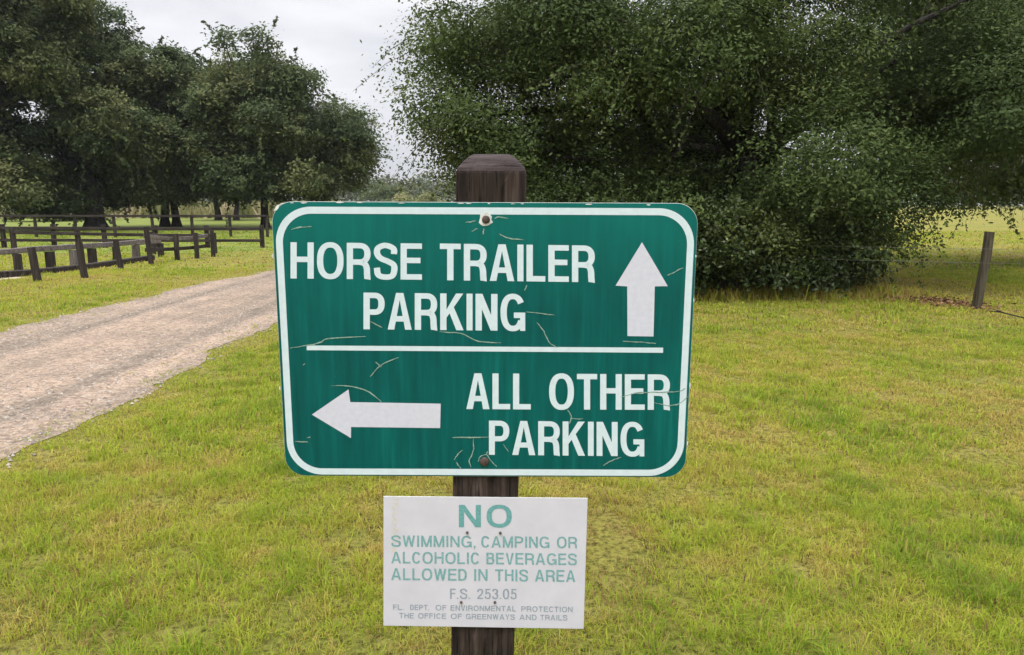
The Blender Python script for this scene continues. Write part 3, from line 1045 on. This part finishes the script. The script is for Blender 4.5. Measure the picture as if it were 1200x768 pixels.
def ribbon(path, tx, ty, closed=False):
    """quads along a centre line; tx thickness of vertical strokes, ty of horizontal ones"""
    n = len(path)
    Lp, Rp = [], []
    for i in range(n):
        a = path[i - 1] if (i or closed) else path[0]
        b = path[(i + 1) % n] if (i < n - 1 or closed) else path[-1]
        dx, dy = b[0] - a[0], b[1] - a[1]
        l = math.hypot(dx, dy) or 1
        nx, ny = -dy / l, dx / l
        h = math.hypot(tx * nx, ty * ny) / 2
        Lp.append((path[i][0] + nx * h, path[i][1] + ny * h))
        Rp.append((path[i][0] - nx * h, path[i][1] - ny * h))
    qs = []
    for i in range(n if closed else n - 1):
        k = (i + 1) % n
        qs.append([Lp[i], Rp[i], Rp[k], Lp[k]])
    return qs


WID = dict(H=.62, O=.71, R=.635, S=.63, E=.57, T=.58, A=.68, I=.17, L=.52, P=.60, K=.66, N=.62, G=.70, W=.84, M=.72, C=.59, B=.57, V=.58, D=.58, F=.48, U=.57, Y=.58)
WID.update({'.': .15, ',': .15, '2': .5, '5': .5, '3': .5, '0': .52})


def glyph(ch, w, t, s):
    """list of convex polygons; w width, t vertical stroke, s horizontal stroke, unit height"""
    Q = []

    def rc(x0, y0, x1, y1):
        Q.append([(x0, y0), (x1, y0), (x1, y1), (x0, y1)])

    def pl(*p):
        Q.append(list(p))
    h2 = s / 2
    if ch == 'H':
        rc(0, 0, t, 1), rc(w - t, 0, w, 1), rc(t, .53 - h2, w - t, .53 + h2)
    elif ch in 'EF':
        rc(0, 0, t, 1), rc(t, 1 - s, w, 1), rc(t, .53 - h2, w * .93, .53 + h2)
        if ch == 'E':
            rc(t, 0, w, s)
    elif ch == 'L':
        rc(0, 0, t, 1), rc(t, 0, w, s)
    elif ch == 'T':
        rc(0, 1 - s, w, 1), rc(w / 2 - t / 2, 0, w / 2 + t / 2, 1 - s)
    elif ch == 'I':
        rc(w / 2 - t / 2, 0, w / 2 + t / 2, 1)
    elif ch == 'N':
        rc(0, 0, t, 1), rc(w - t, 0, w, 1), pl((0, 1), (w - t * 1.08, 0), (w, 0), (t * 1.08, 1))
    elif ch == 'A':
        k = t * .58
        pl((0, 0), (t * 1.05, 0), (w / 2 + k * .12, 1 - .12), (w / 2, 1), (w / 2 - k, 1))
        pl((w - t * 1.05, 0), (w, 0), (w / 2 + k, 1), (w / 2, 1), (w / 2 - k * .12, 1 - .12))
        rc(w * .22, .22, w * .78, .22 + s)
    elif ch == 'V':
        k = t * .58
        pl((0, 1), (w / 2 - k, 0), (w / 2 + k * .1, 0), (w / 2, .12), (t * 1.05, 1))
        pl((w, 1), (w - t * 1.05, 1), (w / 2, .12), (w / 2 - k * .1, 0), (w / 2 + k, 0))
    elif ch == 'Y':
        rc(w / 2 - t / 2, 0, w / 2 + t / 2, .45)
        pl((0, 1), (w / 2 - t / 2, .4), (w / 2 + t * .35, .4), (t * 1.15, 1)), pl((w, 1), (w - t * 1.15, 1), (w / 2 - t * .35, .4), (w / 2 + t / 2, .4))
    elif ch == 'W':
        a, b = w * .27, w * .73
        pl((0, 1), (a - t * .5, 0), (a + t * .5, 0), (t, 1)), pl((w / 2 - t * .5, 1), (a - t * .5, 0), (a + t * .5, 0), (w / 2 + t * .5, 1))
        pl((w / 2 - t * .5, 1), (b - t * .5, 0), (b + t * .5, 0), (w / 2 + t * .5, 1)), pl((w - t, 1), (b - t * .5, 0), (b + t * .5, 0), (w, 1))
    elif ch == 'M':
        rc(0, 0, t, 1), rc(w - t, 0, w, 1)
        pl((0, 1), (w / 2 - t * .5, 0), (w / 2 + t * .5, 0), (t * 1.1, 1)), pl((w - t * 1.1, 1), (w / 2 - t * .5, 0), (w / 2 + t * .5, 0), (w, 1))
    elif ch == 'K':
        rc(0, 0, t, 1), pl((t, .34), (t, .56), (w - t * 1.2, 1), (w * .99, 1)), pl((w * .34, .56), (w * .55, .68), (w, 0), (w - t * 1.15, 0))
    elif ch in 'O0':
        Q += ribbon(arc(w / 2, .5, w / 2 - t / 2, .5 - h2 + .012, 0, 360, 44)[:-1], t, s, True)
    elif ch == 'C':
        Q += ribbon(arc(w / 2, .5, w / 2 - t / 2, .5 - h2 + .012, 32, 328, 36), t, s)
    elif ch == 'G':
        Q += ribbon(arc(w / 2, .5, w / 2 - t / 2, .5 - h2 + .012, 32, 332, 36), t, s)
        rc(w - t * .82, 0, w, .5), rc(w * .54, .5 - s, w - t * .82, .5)
    elif ch == 'S':
        pth = [(w - t * .55, .70), (w * .86 - t * .1, .85), (w * .5, 1 - h2 + .012), (t * .75, .87), (t * .52, .73), (w * .27, .59), (w * .62, .49), (w - t * .6, .40), (w - t * .5, .25), (w - t * .85, .10), (w * .5, h2 - .012), (t * .75, .12), (t * .5, .32)]
        Q += ribbon(smooth_path(pth), t, s)
    elif ch in 'PRB':
        rc(0, 0, t, 1)
        yb, lo = (.47, .47) if ch != 'B' else (.53, .53)
        cy, ry = (1 - h2 + yb) / 2, (1 - h2 - yb) / 2
        xs = w * .52
        p = [(t, 1 - h2)] + arc(xs, cy, w - t / 2 - xs - (.02 if ch == 'B' else 0), ry, 90, -90, 16) + [(t, yb)]
        Q += ribbon(p, t, s)
        if ch == 'R':
            Q += ribbon(smooth_path([(w * .52, .47), (w * .74, .43), (w - t * .62, .31), (w - t * .56, .14), (w - t * .5, .02), (w - t * .5, 0)]), t, s)
        if ch == 'B':
            cy, ry = (yb + h2) / 2, (yb - h2) / 2
            Q += ribbon([(t, yb)] + arc(xs, cy, w - t / 2 - xs, ry, 90, -90, 16) + [(t, h2)], t, s)
    elif ch == 'D':
        rc(0, 0, t, 1)
        Q += ribbon([(t, 1 - h2)] + arc(w * .45, .5, w * .55 - t / 2, .5 - h2, 90, -90, 22) + [(t, h2)], t, s)
    elif ch == 'U':
        Q += ribbon([(t / 2, 1), (t / 2, .35)] + arc(w / 2, .32, w / 2 - t / 2, .32 - h2, 180, 360, 18) + [(w - t / 2, .35), (w - t / 2, 1)], t, s)
    elif ch == '2':
        Q += ribbon(smooth_path([(t * .5, .68), (t * .8, .87), (w * .5, 1 - h2), (w - t * .8, .87), (w - t * .55, .70), (w * .72, .48), (w * .3, .22), (t * .6, .06)]), t, s)
        rc(0, 0, w, s)
    elif ch == '3':
        Q += ribbon(smooth_path([(t * .5, .74), (t * .8, .9), (w * .5, 1 - h2), (w - t * .85, .88), (w - t * .6, .74), (w * .72, .57), (w * .45, .53)]), t, s)
        Q += ribbon(smooth_path([(w * .45, .53), (w * .75, .49), (w - t * .5, .32), (w - t * .75, .12), (w * .5, h2), (t * .75, .12), (t * .5, .28)]), t, s)
    elif ch == '5':
        rc(t * .5, 1 - s, w * .95, 1), pl((t * .4, .45), (t * 1.2, .5), (t * 1.5, 1 - s), (t * .6, 1 - s))
        Q += ribbon(smooth_path([(t * .7, .5), (w * .5, .62), (w - t * .7, .52), (w - t * .5, .32), (w - t * .75, .12), (w * .5, h2), (t * .75, .1), (t * .5, .25)]), t, s)
    elif ch == '.':
        rc(0, 0, t, s)
    elif ch == ',':
        rc(0, 0, t, s), pl((t * .2, -.16), (t * .55, -.16), (t, 0), (t * .4, 0))
    return Q


def word(mb_, text, x0, x1, yt0, yb0, yt1, yb1, t, s, z, gap=.085):
    """text set into a box of photo pixels on the sign plane: x0..x1, top/bottom at the left and at the right end"""
    tot = sum(WID[c] for c in text) + gap * (len(text) - 1)
    hpx = yb0 - yt0
    k = (x1 - x0) / tot
    tw = t / (k / hpx)
    x = 0
    for i, c in enumerate(text):
        w = WID[c] if c not in 'I.,' else max(WID[c], tw * .9)
        for j, poly in enumerate(glyph(c, WID[c], min(tw, WID[c] if c in 'I.,' else tw), s)):
            pts_ = []
            for (gx, gy) in poly:
                f_ = (x + gx) / tot
                px = x0 + (x1 - x0) * f_
                yt, yb = yt0 + (yt1 - yt0) * f_, yb0 + (yb1 - yb0) * f_
                u, v = S(px, yb + (yt - yb) * gy)
                pts_.append((u, v, z + (j % 7) * 1.2e-5))
            # keep counter-clockwise towards the viewer
            ar = sum(pts_[q][0] * pts_[(q + 1) % len(pts_)][1] - pts_[(q + 1) % len(pts_)][0] * pts_[q][1] for q in range(len(pts_)))
            if ar < 0:
                pts_.reverse()
            mb_.add(pts_, [tuple(range(len(pts_)))])
        x += WID[c] + gap


def rrect(u0, u1, v0, v1, r, n=10):
    out = []
    for cx, cy, a in ((u1 - r, v1 - r, 0), (u0 + r, v1 - r, 90), (u0 + r, v0 + r, 180), (u1 - r, v0 + r, 270)):
        for i in range(n + 1):
            t = R(a + 90 * i / n)
            out.append((cx + r * math.cos(t), cy + r * math.sin(t)))
    return out


def green_mat():
    m, nt, b = mat('green_sheeting')
    v = objco(nt)
    st = noise(nt, objco(nt, (26, 1.6, 1)), 2.0, 6, 0.65)
    f2 = noise(nt, v, 3.0, 4, 0.6)
    f3 = noise(nt, v, 120, 4, 0.7)
    c = ramp(nt, st, [(0.3, (0.000, 0.068, 0.062)), (0.55, (0.000, 0.097, 0.088)), (0.78, (0.003, 0.138, 0.122))])
    c = mixc(nt, c, ramp(nt, f2, [(0.35, (0.85, 0.88, 0.9)), (0.7, (1.15, 1.1, 1.08))]), 1.0, 'MULTIPLY')
    c = mixc(nt, c, (0.10, 0.26, 0.21), ramp(nt, f3, [(0.66, (0, 0, 0)), (0.8, (0.5, 0.5, 0.5))]))
    # the upper part of the sheeting has weathered paler
    sp = nt.nodes.new('ShaderNodeSeparateXYZ')
    nt.links.new(v, sp.inputs[0])
    gr = nt.nodes.new('ShaderNodeMapRange')
    gr.inputs['From Min'].default_value, gr.inputs['From Max'].default_value = 0.05, 0.31
    nt.links.new(sp.outputs['Y'], gr.inputs['Value'])
    fa = nt.nodes.new('ShaderNodeMath')
    fa.operation = 'MULTIPLY'
    nt.links.new(gr.outputs[0], fa.inputs[0])
    nt.links.new(f2, fa.inputs[1])
    c = mixc(nt, c, (0.003, 0.165, 0.138), fa.outputs[0])
    nt.links.new(c, b.inputs['Base Color'])
    b.inputs['Roughness'].default_value = 0.42
    b.inputs['Specular IOR Level'].default_value = 0.18
    bump(nt, b, f3, 0.06, 0.001)
    return m


GREEN = green_mat()
ALU = flat_mat('aluminium_edge', (0.45, 0.47, 0.46), 0.45, 0.2, 60)
WHITE = flat_mat('white_sheeting', (0.58, 0.68, 0.72), 0.45, 0.05, 60)
ARROWW = flat_mat('white_arrow_sheeting', (0.57, 0.58, 0.66), 0.5, 0.05, 90)
CRACK = flat_mat('crack_dust', (0.22, 0.33, 0.27), 0.9, 0.4, 160)
CHIP = flat_mat('bare_metal_chip', (0.60, 0.62, 0.60), 0.6, 0.25, 120)
RUST = flat_mat('rusty_bolt', (0.07, 0.05, 0.042), 0.7, 0.4, 150)

sgn = empty('parking_sign', mtx=SM)
tag(sgn, 'large green sign reading HORSE TRAILER PARKING and ALL OTHER PARKING on the post', 'sign')

cornersT = [S(317, 235.5), S(818, 239), S(803.5, 561), S(335.5, 556)]
u0 = (cornersT[0][0] + cornersT[3][0]) / 2
u1 = (cornersT[1][0] + cornersT[2][0]) / 2
v1 = (cornersT[0][1] + cornersT[1][1]) / 2
v0 = (cornersT[2][1] + cornersT[3][1]) / 2
PXM = (u1 - u0) / 480.0                                  # metres per photo pixel on the sign


def plate(parent, u0, u1, v0, v1, r, th, mats, name, cuts=None):
    ol = rrect(u0, u1, v0, v1, r) if cuts is None else cuts
    n_ = len(ol)
    be = 0.0006
    cxm, cym = (u0 + u1) / 2, (v0 + v1) / 2
    inn = [(u - be * (1 if u > cxm else -1), v - be * (1 if v > cym else -1)) for u, v in ol]
    vs = [(u, v, -th) for u, v in ol] + [(u, v, -be) for u, v in ol] + [(u, v, 0) for u, v in inn]
    b_ = MB()
    fs, mi = [], []
    b_.add(vs, [tuple(range(2 * n_, 3 * n_))], 0)
    b_.n = 0
    rest = []
    for i in range(n_):
        k = (i + 1) % n_
        rest += [(i, k, n_ + k, n_ + i), (n_ + i, n_ + k, 2 * n_ + k, 2 * n_ + i)]
    rest.append(tuple(reversed(range(n_))))
    for fc in rest:
        b_.f.append(fc)
        b_.mi.append(1)
    b_.n = len(vs)
    return b_


def strip(mb_, px, w, z, mi=0, taper=True):
    """a crack: a thin ragged ribbon along photo pixels"""
    pts_ = smooth_path([S(x, y) for x, y in px], 4)
    n_ = len(pts_)
    vs, fs = [], []
    for i, (u, v) in enumerate(pts_):
        a, b_ = pts_[max(i - 1, 0)], pts_[min(i + 1, n_ - 1)]
        dx, dy = b_[0] - a[0], b_[1] - a[1]
        l = math.hypot(dx, dy) or 1
        k = i / (n_ - 1)
        ww = w * PXM * (0.35 + 0.65 * math.sin(PI * (0.08 + 0.84 * k))) * random.uniform(0.6, 1.3) / 2
        jx, jy = random.uniform(-.4, .4) * PXM, random.uniform(-.4, .4) * PXM
        vs += [(u - dy / l * ww + jx, v + dx / l * ww + jy, z), (u + dy / l * ww + jx, v - dx / l * ww + jy, z)]
    for i in range(n_ - 1):
        fs.append((2 * i, 2 * i + 1, 2 * i + 3, 2 * i + 2))
    mb_.add(vs, fs, mi)


pb = plate(sgn, u0, u1, v0, v1, 24 * PXM, 0.0032, None, 'panel')
cracks = [[(340, 408), (360, 405), (375, 401.7), (385.5, 397), (428.5, 394.7)], [(433.8, 442), (445.5, 429), (467.6, 418.7)], [(440, 424), (446.8, 430.4)],
          [(388, 451.8), (407.7, 452.5), (427, 457), (439, 464), (446.8, 470.8)], [(530, 512.6), (573, 512.4)], [(554.7, 514), (554.7, 529), (550, 539), (552, 548)],
          [(541.7, 527.3), (537, 532), (532.5, 539)], [(535, 541.7), (537, 545), (540.4, 549)], [(560, 541), (563, 535), (570, 533), (575, 540), (582, 547)], [(570, 533), (571, 529)],
          [(589.8, 520.8), (595.7, 529.3)], [(665, 479.8), (669.4, 487.6), (667.6, 496.7)], [(669.4, 490.8), (683, 490.8)],
          [(727.5, 465.5), (745.7, 460.8), (770, 459.8), (795, 459), (803, 455)], [(766.5, 472), (783.4, 475.4), (796.4, 472.8), (806, 464.5)],
          [(706.6, 545.7), (717, 539.7), (727.5, 535.8)], [(629, 378), (637, 388), (644, 401.7), (653, 407)], [(515, 389), (540, 391), (561, 400), (588, 401.7)],
          [(781.6, 322.7), (789, 319.7), (801, 313.7)], [(616.9, 366), (649.8, 369)], [(617, 334), (615, 341)], [(579.5, 256), (585, 254.5), (596, 256)], [(585, 274), (596, 279.3), (614, 280.8)],
          [(341.5, 269), (352, 266.5), (365.4, 266)], [(730, 400), (752, 401), (769, 402.5)], [(434, 376.7), (447.8, 384)], [(545, 261), (558, 259)], [(553, 271), (560, 268)], [(567, 268), (566, 275)],
          [(346, 517), (361, 518)], [(355, 428), (358, 426)], [(360, 513), (364, 512)]]
for c_ in cracks:
    strip(pb, c_, 1.35, 0.0008, 2)
# chipped corner and scuffed top edge
def blob(mb_, x, y, rx, ry, z, mi, ang=0.0, n=9):
    vs = []
    for i in range(n):
        t = 2 * PI * i / n
        k = random.uniform(.65, 1.2)
        dx, dy = rx * k * math.cos(t), ry * k * math.sin(t)
        u, v = S(x + dx * math.cos(ang) - dy * math.sin(ang), y + dx * math.sin(ang) + dy * math.cos(ang))
        vs.append((u, v, z))
    vs.reverse()
    mb_.add(vs, [tuple(range(n))], mi)


blob(pb, 324.5, 243.5, 5.0, 1.7, 0.0004, 3, -0.85)
blob(pb, 330, 239, 3.0, .9, 0.0004, 3, -0.3)
for x in (342, 356, 398, 421, 470, 540, 549, 573, 601, 612, 690, 760):
    blob(pb, x, 237.0 + (x - 317) * .007 + random.uniform(-.2, .7), random.uniform(1.5, 5), random.uniform(.4, .8), 0.0004 + random.random() * 1e-4, 3)
for x, y in ((319.5, 300), (323, 372), (328, 455), (815.5, 300), (813, 352), (808.5, 452), (805.5, 520)):
    blob(pb, x, y, .8, random.uniform(1.5, 4), 0.0004, 3)
pan = pb.build('panel', [GREEN, ALU, CRACK, CHIP], sgn)

# white border line
bo = (S(324.5, 300)[0], S(809.5, 300)[0], (S(340, 553)[1] + 0) , S(340, 242.3)[1])
bl = (S(323.3, 290)[0] + S(335.6, 500)[0]) / 2
br = (S(811.6, 320)[0] + S(801.6, 520)[0]) / 2
bt = (S(400, 242.2)[1] + S(760, 244.5)[1]) / 2
bb = (S(400, 555.8)[1] + S(740, 558.2)[1]) / 2
BW = 7.8 * PXM
oo, ii = rrect(bl, br, bb, bt, 41 * PXM, 14), rrect(bl + BW, br - BW, bb + BW, bt - BW, 33.5 * PXM, 14)
b = MB()
nn = len(oo)
b.add([(u, v, 0.0005) for u, v in oo] + [(u, v, 0.0005) for u, v in ii], [(i, (i + 1) % nn, nn + (i + 1) % nn, nn + i) for i in range(nn)])
b.build('border', WHITE, sgn)
# words
Z = 0.00045
for ln in ((('HORSE', 340.5, 494.5, 284, 326.5, 285.5, 328), ('TRAILER', 515.5, 697, 285.5, 328.5, 288, 331)),
           (('PARKING', 426, 615.5, 343, 386, 345, 388),),
           (('ALL', 546.5, 622, 437.5, 479.5, 438, 480), ('OTHER', 643.5, 785, 438, 480, 439, 480.5)),
           (('PARKING', 573, 755, 493, 533, 495, 535),)):
    for wd in ln:
        b = MB()
        word(b, *wd, .172, .15, Z)
        b.build('lettering', WHITE, sgn)


def px_poly(px, z, parent, name, m):
    b_ = MB()
    vs = [(*S(x, y), z) for x, y in px]
    tris = tessellate_polygon([[Vector(v) for v in vs]])
    fs = []
    for t in tris:
        a, c, d = (Vector(vs[i]) for i in t)
        fs.append(t if (c - a).cross(d - a).z > 0 else tuple(reversed(t)))
    b_.add(vs, fs)
    return b_.build(name, m, parent)


px_poly([(752.3, 284), (782.5, 335.5), (767.3, 335.8), (765.8, 394.5), (735.3, 394), (735, 335.8), (721.3, 335)], Z, sgn, 'arrow', ARROWW)
px_poly([(365.5, 486), (408.5, 456.5), (410.5, 471.3), (516.5, 473.2), (515.8, 501.8), (411.5, 500.5), (411.3, 513.5)], Z, sgn, 'arrow', ARROWW)
px_poly([(359.5, 405), (359.5, 410.5), (777, 413.6), (777, 407.6)], Z, sgn, 'divider_line', WHITE)


def bolt(parent, x, y, rpx, m, zlift=0.0, name='bolt'):
    u, v = S(x, y)
    r_ = rpx * PXM
    b_ = MB()
    vs, fs = [], []
    prof = [(1.0, 0.0), (1.0, 0.0016), (0.8, 0.0034), (0.4, 0.0046)]
    for k, z in prof:
        for i in range(14):
            t = 2 * PI * i / 14
            vs.append((u + r_ * k * math.cos(t), v + r_ * k * math.sin(t), 0.0009 + z + zlift))
    for a in range(3):
        for i in range(14):
            k = (i + 1) % 14
            fs.append((a * 14 + i, a * 14 + k, (a + 1) * 14 + k, (a + 1) * 14 + i))
    fs.append(tuple(range(42, 56)))
    b_.add(vs, fs)
    return b_.build(name, m, parent, smooth=True)


b = MB()
ang = np.linspace(0, 2 * PI, 16, endpoint=False)
u, v = S(569, 257.5)
b.add([(u + 8.5 * PXM * random.uniform(.75, 1.1) * math.cos(t), v + 8.5 * PXM * random.uniform(.8, 1.1) * math.sin(t), 0.0007) for t in ang], [tuple(range(16))])
b.build('washer', CHIP, sgn)
bolt(sgn, 569.5, 257.5, 4.6, RUST)
bolt(sgn, 567.5, 541, 5.6, RUST)

# ---- the lower white sign
wsg = empty('rules_sign', mtx=SM)
tag(wsg, 'small white sign with faded teal NO SWIMMING lettering below the green sign', 'sign')


def paper_mat():
    m, nt, b = mat('white_painted_plate')
    v = objco(nt)
    f = noise(nt, v, 14, 5, 0.65)
    f2 = noise(nt, v, 90, 5, 0.7)
    c = ramp(nt, f, [(0.3, (0.545, 0.54, 0.60)), (0.7, (0.61, 0.60, 0.66))])
    c = mixc(nt, c, (0.50, 0.44, 0.36), ramp(nt, f2, [(0.68, (0, 0, 0)), (0.8, (.35, .35, .35))]))
    nt.links.new(c, b.inputs['Base Color'])
    b.inputs['Roughness'].default_value = 0.5
    b.inputs['Specular IOR Level'].default_value = 0.3
    return m


wc = [S(449.3, 581.8), S(688.8, 584), S(684, 737.3), S(449.2, 733.5)]
wc = [wc[3], wc[2], wc[1], wc[0]]
STAIN = flat_mat('flaking_stain', (0.62, 0.58, 0.50), 0.9, 0.2, 200)
pb = plate(wsg, min(c[0] for c in wc), max(c[0] for c in wc), min(c[1] for c in wc), max(c[1] for c in wc), 0, 0.002, None, 'panel', cuts=wc)
for i in range(150):
    k = random.random()
    x, y = random.gauss(463 - 1.5 * k, 2.4), 583 + 66 * k
    blob(pb, x, y, random.uniform(.3, 1.1), random.uniform(.3, 1.3), 0.00025 + i * 1e-6, 2, random.random() * 3, 6)
for x, y in ((623, 699), (672, 690)):
    blob(pb, x, y, 1.0, .8, 0.0003, 2)
pb.build('panel', [paper_mat(), ALU, STAIN], wsg)
TEAL = flat_mat('faded_teal_ink', (0.13, 0.335, 0.33), 0.6, 0.22, 220)
TEAL2 = flat_mat('pale_teal_ink', (0.18, 0.36, 0.365), 0.6, 0.25, 220)
GREYI = flat_mat('pale_grey_ink', (0.27, 0.32, 0.37), 0.6, 0.22, 220)


def zb(x):
    return 430 + x / 3.693


def zy(y):
    return 560 + y / 3.693


def zword(mb_, text, x0, x1, yt, yb, sl, t, s, gap=.12):
    a0, a1 = sl * (x0 - 105) / 800, sl * (x1 - 105) / 800
    word(mb_, text, zb(x0), zb(x1), zy(yt + a0), zy(yb + a0), zy(yt + a1), zy(yb + a1), t, s, 0.0004, gap)


b = MB()
zword(b, 'NO', 398, 627, 116, 213, 3, .23, .17, .16)
b.build('heading', TEAL, wsg)
b = MB()
for wd, x0, x1 in (('SWIMMING,', 106, 471), ('CAMPING', 495, 790), ('OR', 822, 909)):
    zword(b, wd, x0, x1, 249, 298, 7, .17, .145)
for wd, x0, x1 in (('ALCOHOLIC', 105, 487), ('BEVERAGES', 517, 908)):
    zword(b, wd, x0, x1, 320, 370, 8, .17, .145)
for wd, x0, x1 in (('ALLOWED', 105, 432), ('IN', 463, 522), ('THIS', 555, 697), ('AREA', 727, 902)):
    zword(b, wd, x0, x1, 391, 442, 9, .17, .145)
b.build('lettering', TEAL2, wsg)
b = MB()
zword(b, 'F.S.', 360, 447, 478, 522, 5, .15, .12)
zword(b, '253.05', 477, 648, 478, 522, 5, .15, .12)
for wd, x0, x1 in (('FL.', 113, 160), ('DEPT.', 187, 270), ('OF', 297, 344), ('ENVIRONMENTAL', 362, 645), ('PROTECTION', 668, 890)):
    zword(b, wd, x0, x1, 548, 571, 11, .17, .15, .14)
for wd, x0, x1 in (('THE', 140, 203), ('OFFICE', 222, 343), ('OF', 363, 411), ('GREENWAYS', 428, 640), ('AND', 660, 734), ('TRAILS', 750, 867)):
    zword(b, wd, x0, x1, 584, 607, 11, .17, .15, .14)
b.build('small_print', GREYI, wsg)
for x, y in ((434, 237), (577, 238.5), (408, 538), (554, 538.5)):
    bolt(wsg, zb(x), zy(y), 1.7, RUST, -0.0006, 'screw')

# ---- the wooden post both signs hang on
POSTW = wood_mat('weathered_post_wood', (0.011, 0.008, 0.007), (0.036, 0.025, 0.020), (0.105, 0.078, 0.065), 2.4, 'z', 0.006)
TOPW = wood_mat('weathered_post_top', (0.035, 0.026, 0.026), (0.062, 0.047, 0.047), (0.11, 0.088, 0.088), 2.2, 'x', 0.006)


def post_mesh():
    import bmesh
    # front face in the sign plane, 4 mm behind the plates; found from the photo's edges
    tl, tr_ = S(532.5, 236), S(616.5, 236)
    bl_, br_ = S(526.5, 765), S(603.5, 765)
    w_ = 0.5 * ((tr_[0] - tl[0]) + (br_[0] - bl_[0])) * 1.005
    ct, cb = (tl[0] + tr_[0]) / 2, (bl_[0] + br_[0]) / 2
    vt, vb = tl[1], bl_[1]

    def cx(v):
        return cb + (ct - cb) * (v - vb) / (vt - vb)
    zf = -0.0045
    bm = bmesh.new()
    rings = []
    v_sh = S(574, 203)[1]
    v_top = S(574, 179.5)[1]
    v_bot = -(O.z + 0.35)
    levels = [v_bot + (v_sh - v_bot) * k / 120 for k in range(121)]
    for v in levels:
        c0 = cx(v)
        ring = []
        h = w_ / 2
        m_ = 22
        pts_ = []
        for i in range(m_):
            pts_.append((-h + 2 * h * i / m_, 0))
        for i in range(m_):
            pts_.append((h, -2 * h * i / m_))
        for i in range(m_):
            pts_.append((h - 2 * h * i / m_, -2 * h))
        for i in range(m_):
            pts_.append((-h, -2 * h + 2 * h * i / m_))
        for (a, z) in pts_:
            # eased corners
            ex, ez = abs(a) / h, abs(z + h) / h
            k = 1 - 0.035 * max(0, ex + ez - 1.6) / 0.4
            al = (a if ez > 0.99 else z + h) + (0 if z > -h else 3.3)       # along the face
            gr = vnoise(np.array([al * 95.0]), np.array([v * 3.0]), 41)[0] * 0.5 + vnoise(np.array([al * 230.0]), np.array([v * 5.0]), 42)[0] * 0.5
            k -= 0.030 * gr
            for (sx_, wd_, dp_, v0_, v1_) in ((-0.021, 0.0022, 0.10, -1.0, 0.40), (0.034, 0.0022, 0.09, 0.1, 0.40), (0.012, 0.002, 0.08, -0.9, -0.2), (-0.047, 0.002, 0.06, 0.15, 0.40), (0.052, 0.002, 0.06, -0.8, 0.0)):
                wob = 0.004 * math.sin(v * 23 + sx_ * 300)
                if v0_ < v < v1_ and abs(al - sx_ - wob) < wd_ * 1.6:
                    k -= dp_ * (1 - abs(al - sx_ - wob) / (wd_ * 1.6))
            ring.append(bm.verts.new((c0 + a * k, v, zf - h + (z + h) * k)))
        rings.append(ring)
    c0 = cx(v_sh)
    dv = v_top - v_sh
    h = w_ / 2
    for sc_, k in ((0.985, 0.12), (0.955, 0.28), (0.80, 0.62), (0.60, 0.93), (0.52, 0.985), (0.40, 1.0)):
        ring = []
        for vert in rings[120]:
            ring.append(bm.verts.new((cx(v_sh + dv * k) + (vert.co.x - c0) * sc_, v_sh + dv * k, zf - h + (vert.co.z - zf + h) * sc_)))
        rings.append(ring)
    for a, b_ in zip(rings[:-1], rings[1:]):
        n_ = len(a)
        for i in range(n_):
            k = (i + 1) % n_
            bm.faces.new((a[i], a[k], b_[k], b_[i]))
    bm.faces.new(rings[-1])
    bm.faces.new(list(reversed(rings[0])))
    for i, fc in enumerate(bm.faces):
        if fc.calc_center_median().y > v_sh + dv * 0.15:
            fc.material_index = 1
    bmesh.ops.recalc_face_normals(bm, faces=bm.faces)
    me = bpy.data.meshes.new('wooden_post')
    bm.to_mesh(me)
    bm.free()
    # the grain runs along the mesh's z axis: turn (u, v, w) into (u, -w, v)
    me.transform(Matrix(((1, 0, 0, 0), (0, 0, -1, 0), (0, 1, 0, 0), (0, 0, 0, 1))))
    me.materials.append(POSTW)
    me.materials.append(TOPW)
    o = bpy.data.objects.new('wooden_post', me)
    COL.objects.link(o)
    o.matrix_world = SM @ Matrix(((1, 0, 0, 0), (0, 0, 1, 0), (0, -1, 0, 0), (0, 0, 0, 1)))
    return o


po = post_mesh()
tag(po, 'square weathered brown wooden post with chamfered top carrying both signs', 'post')
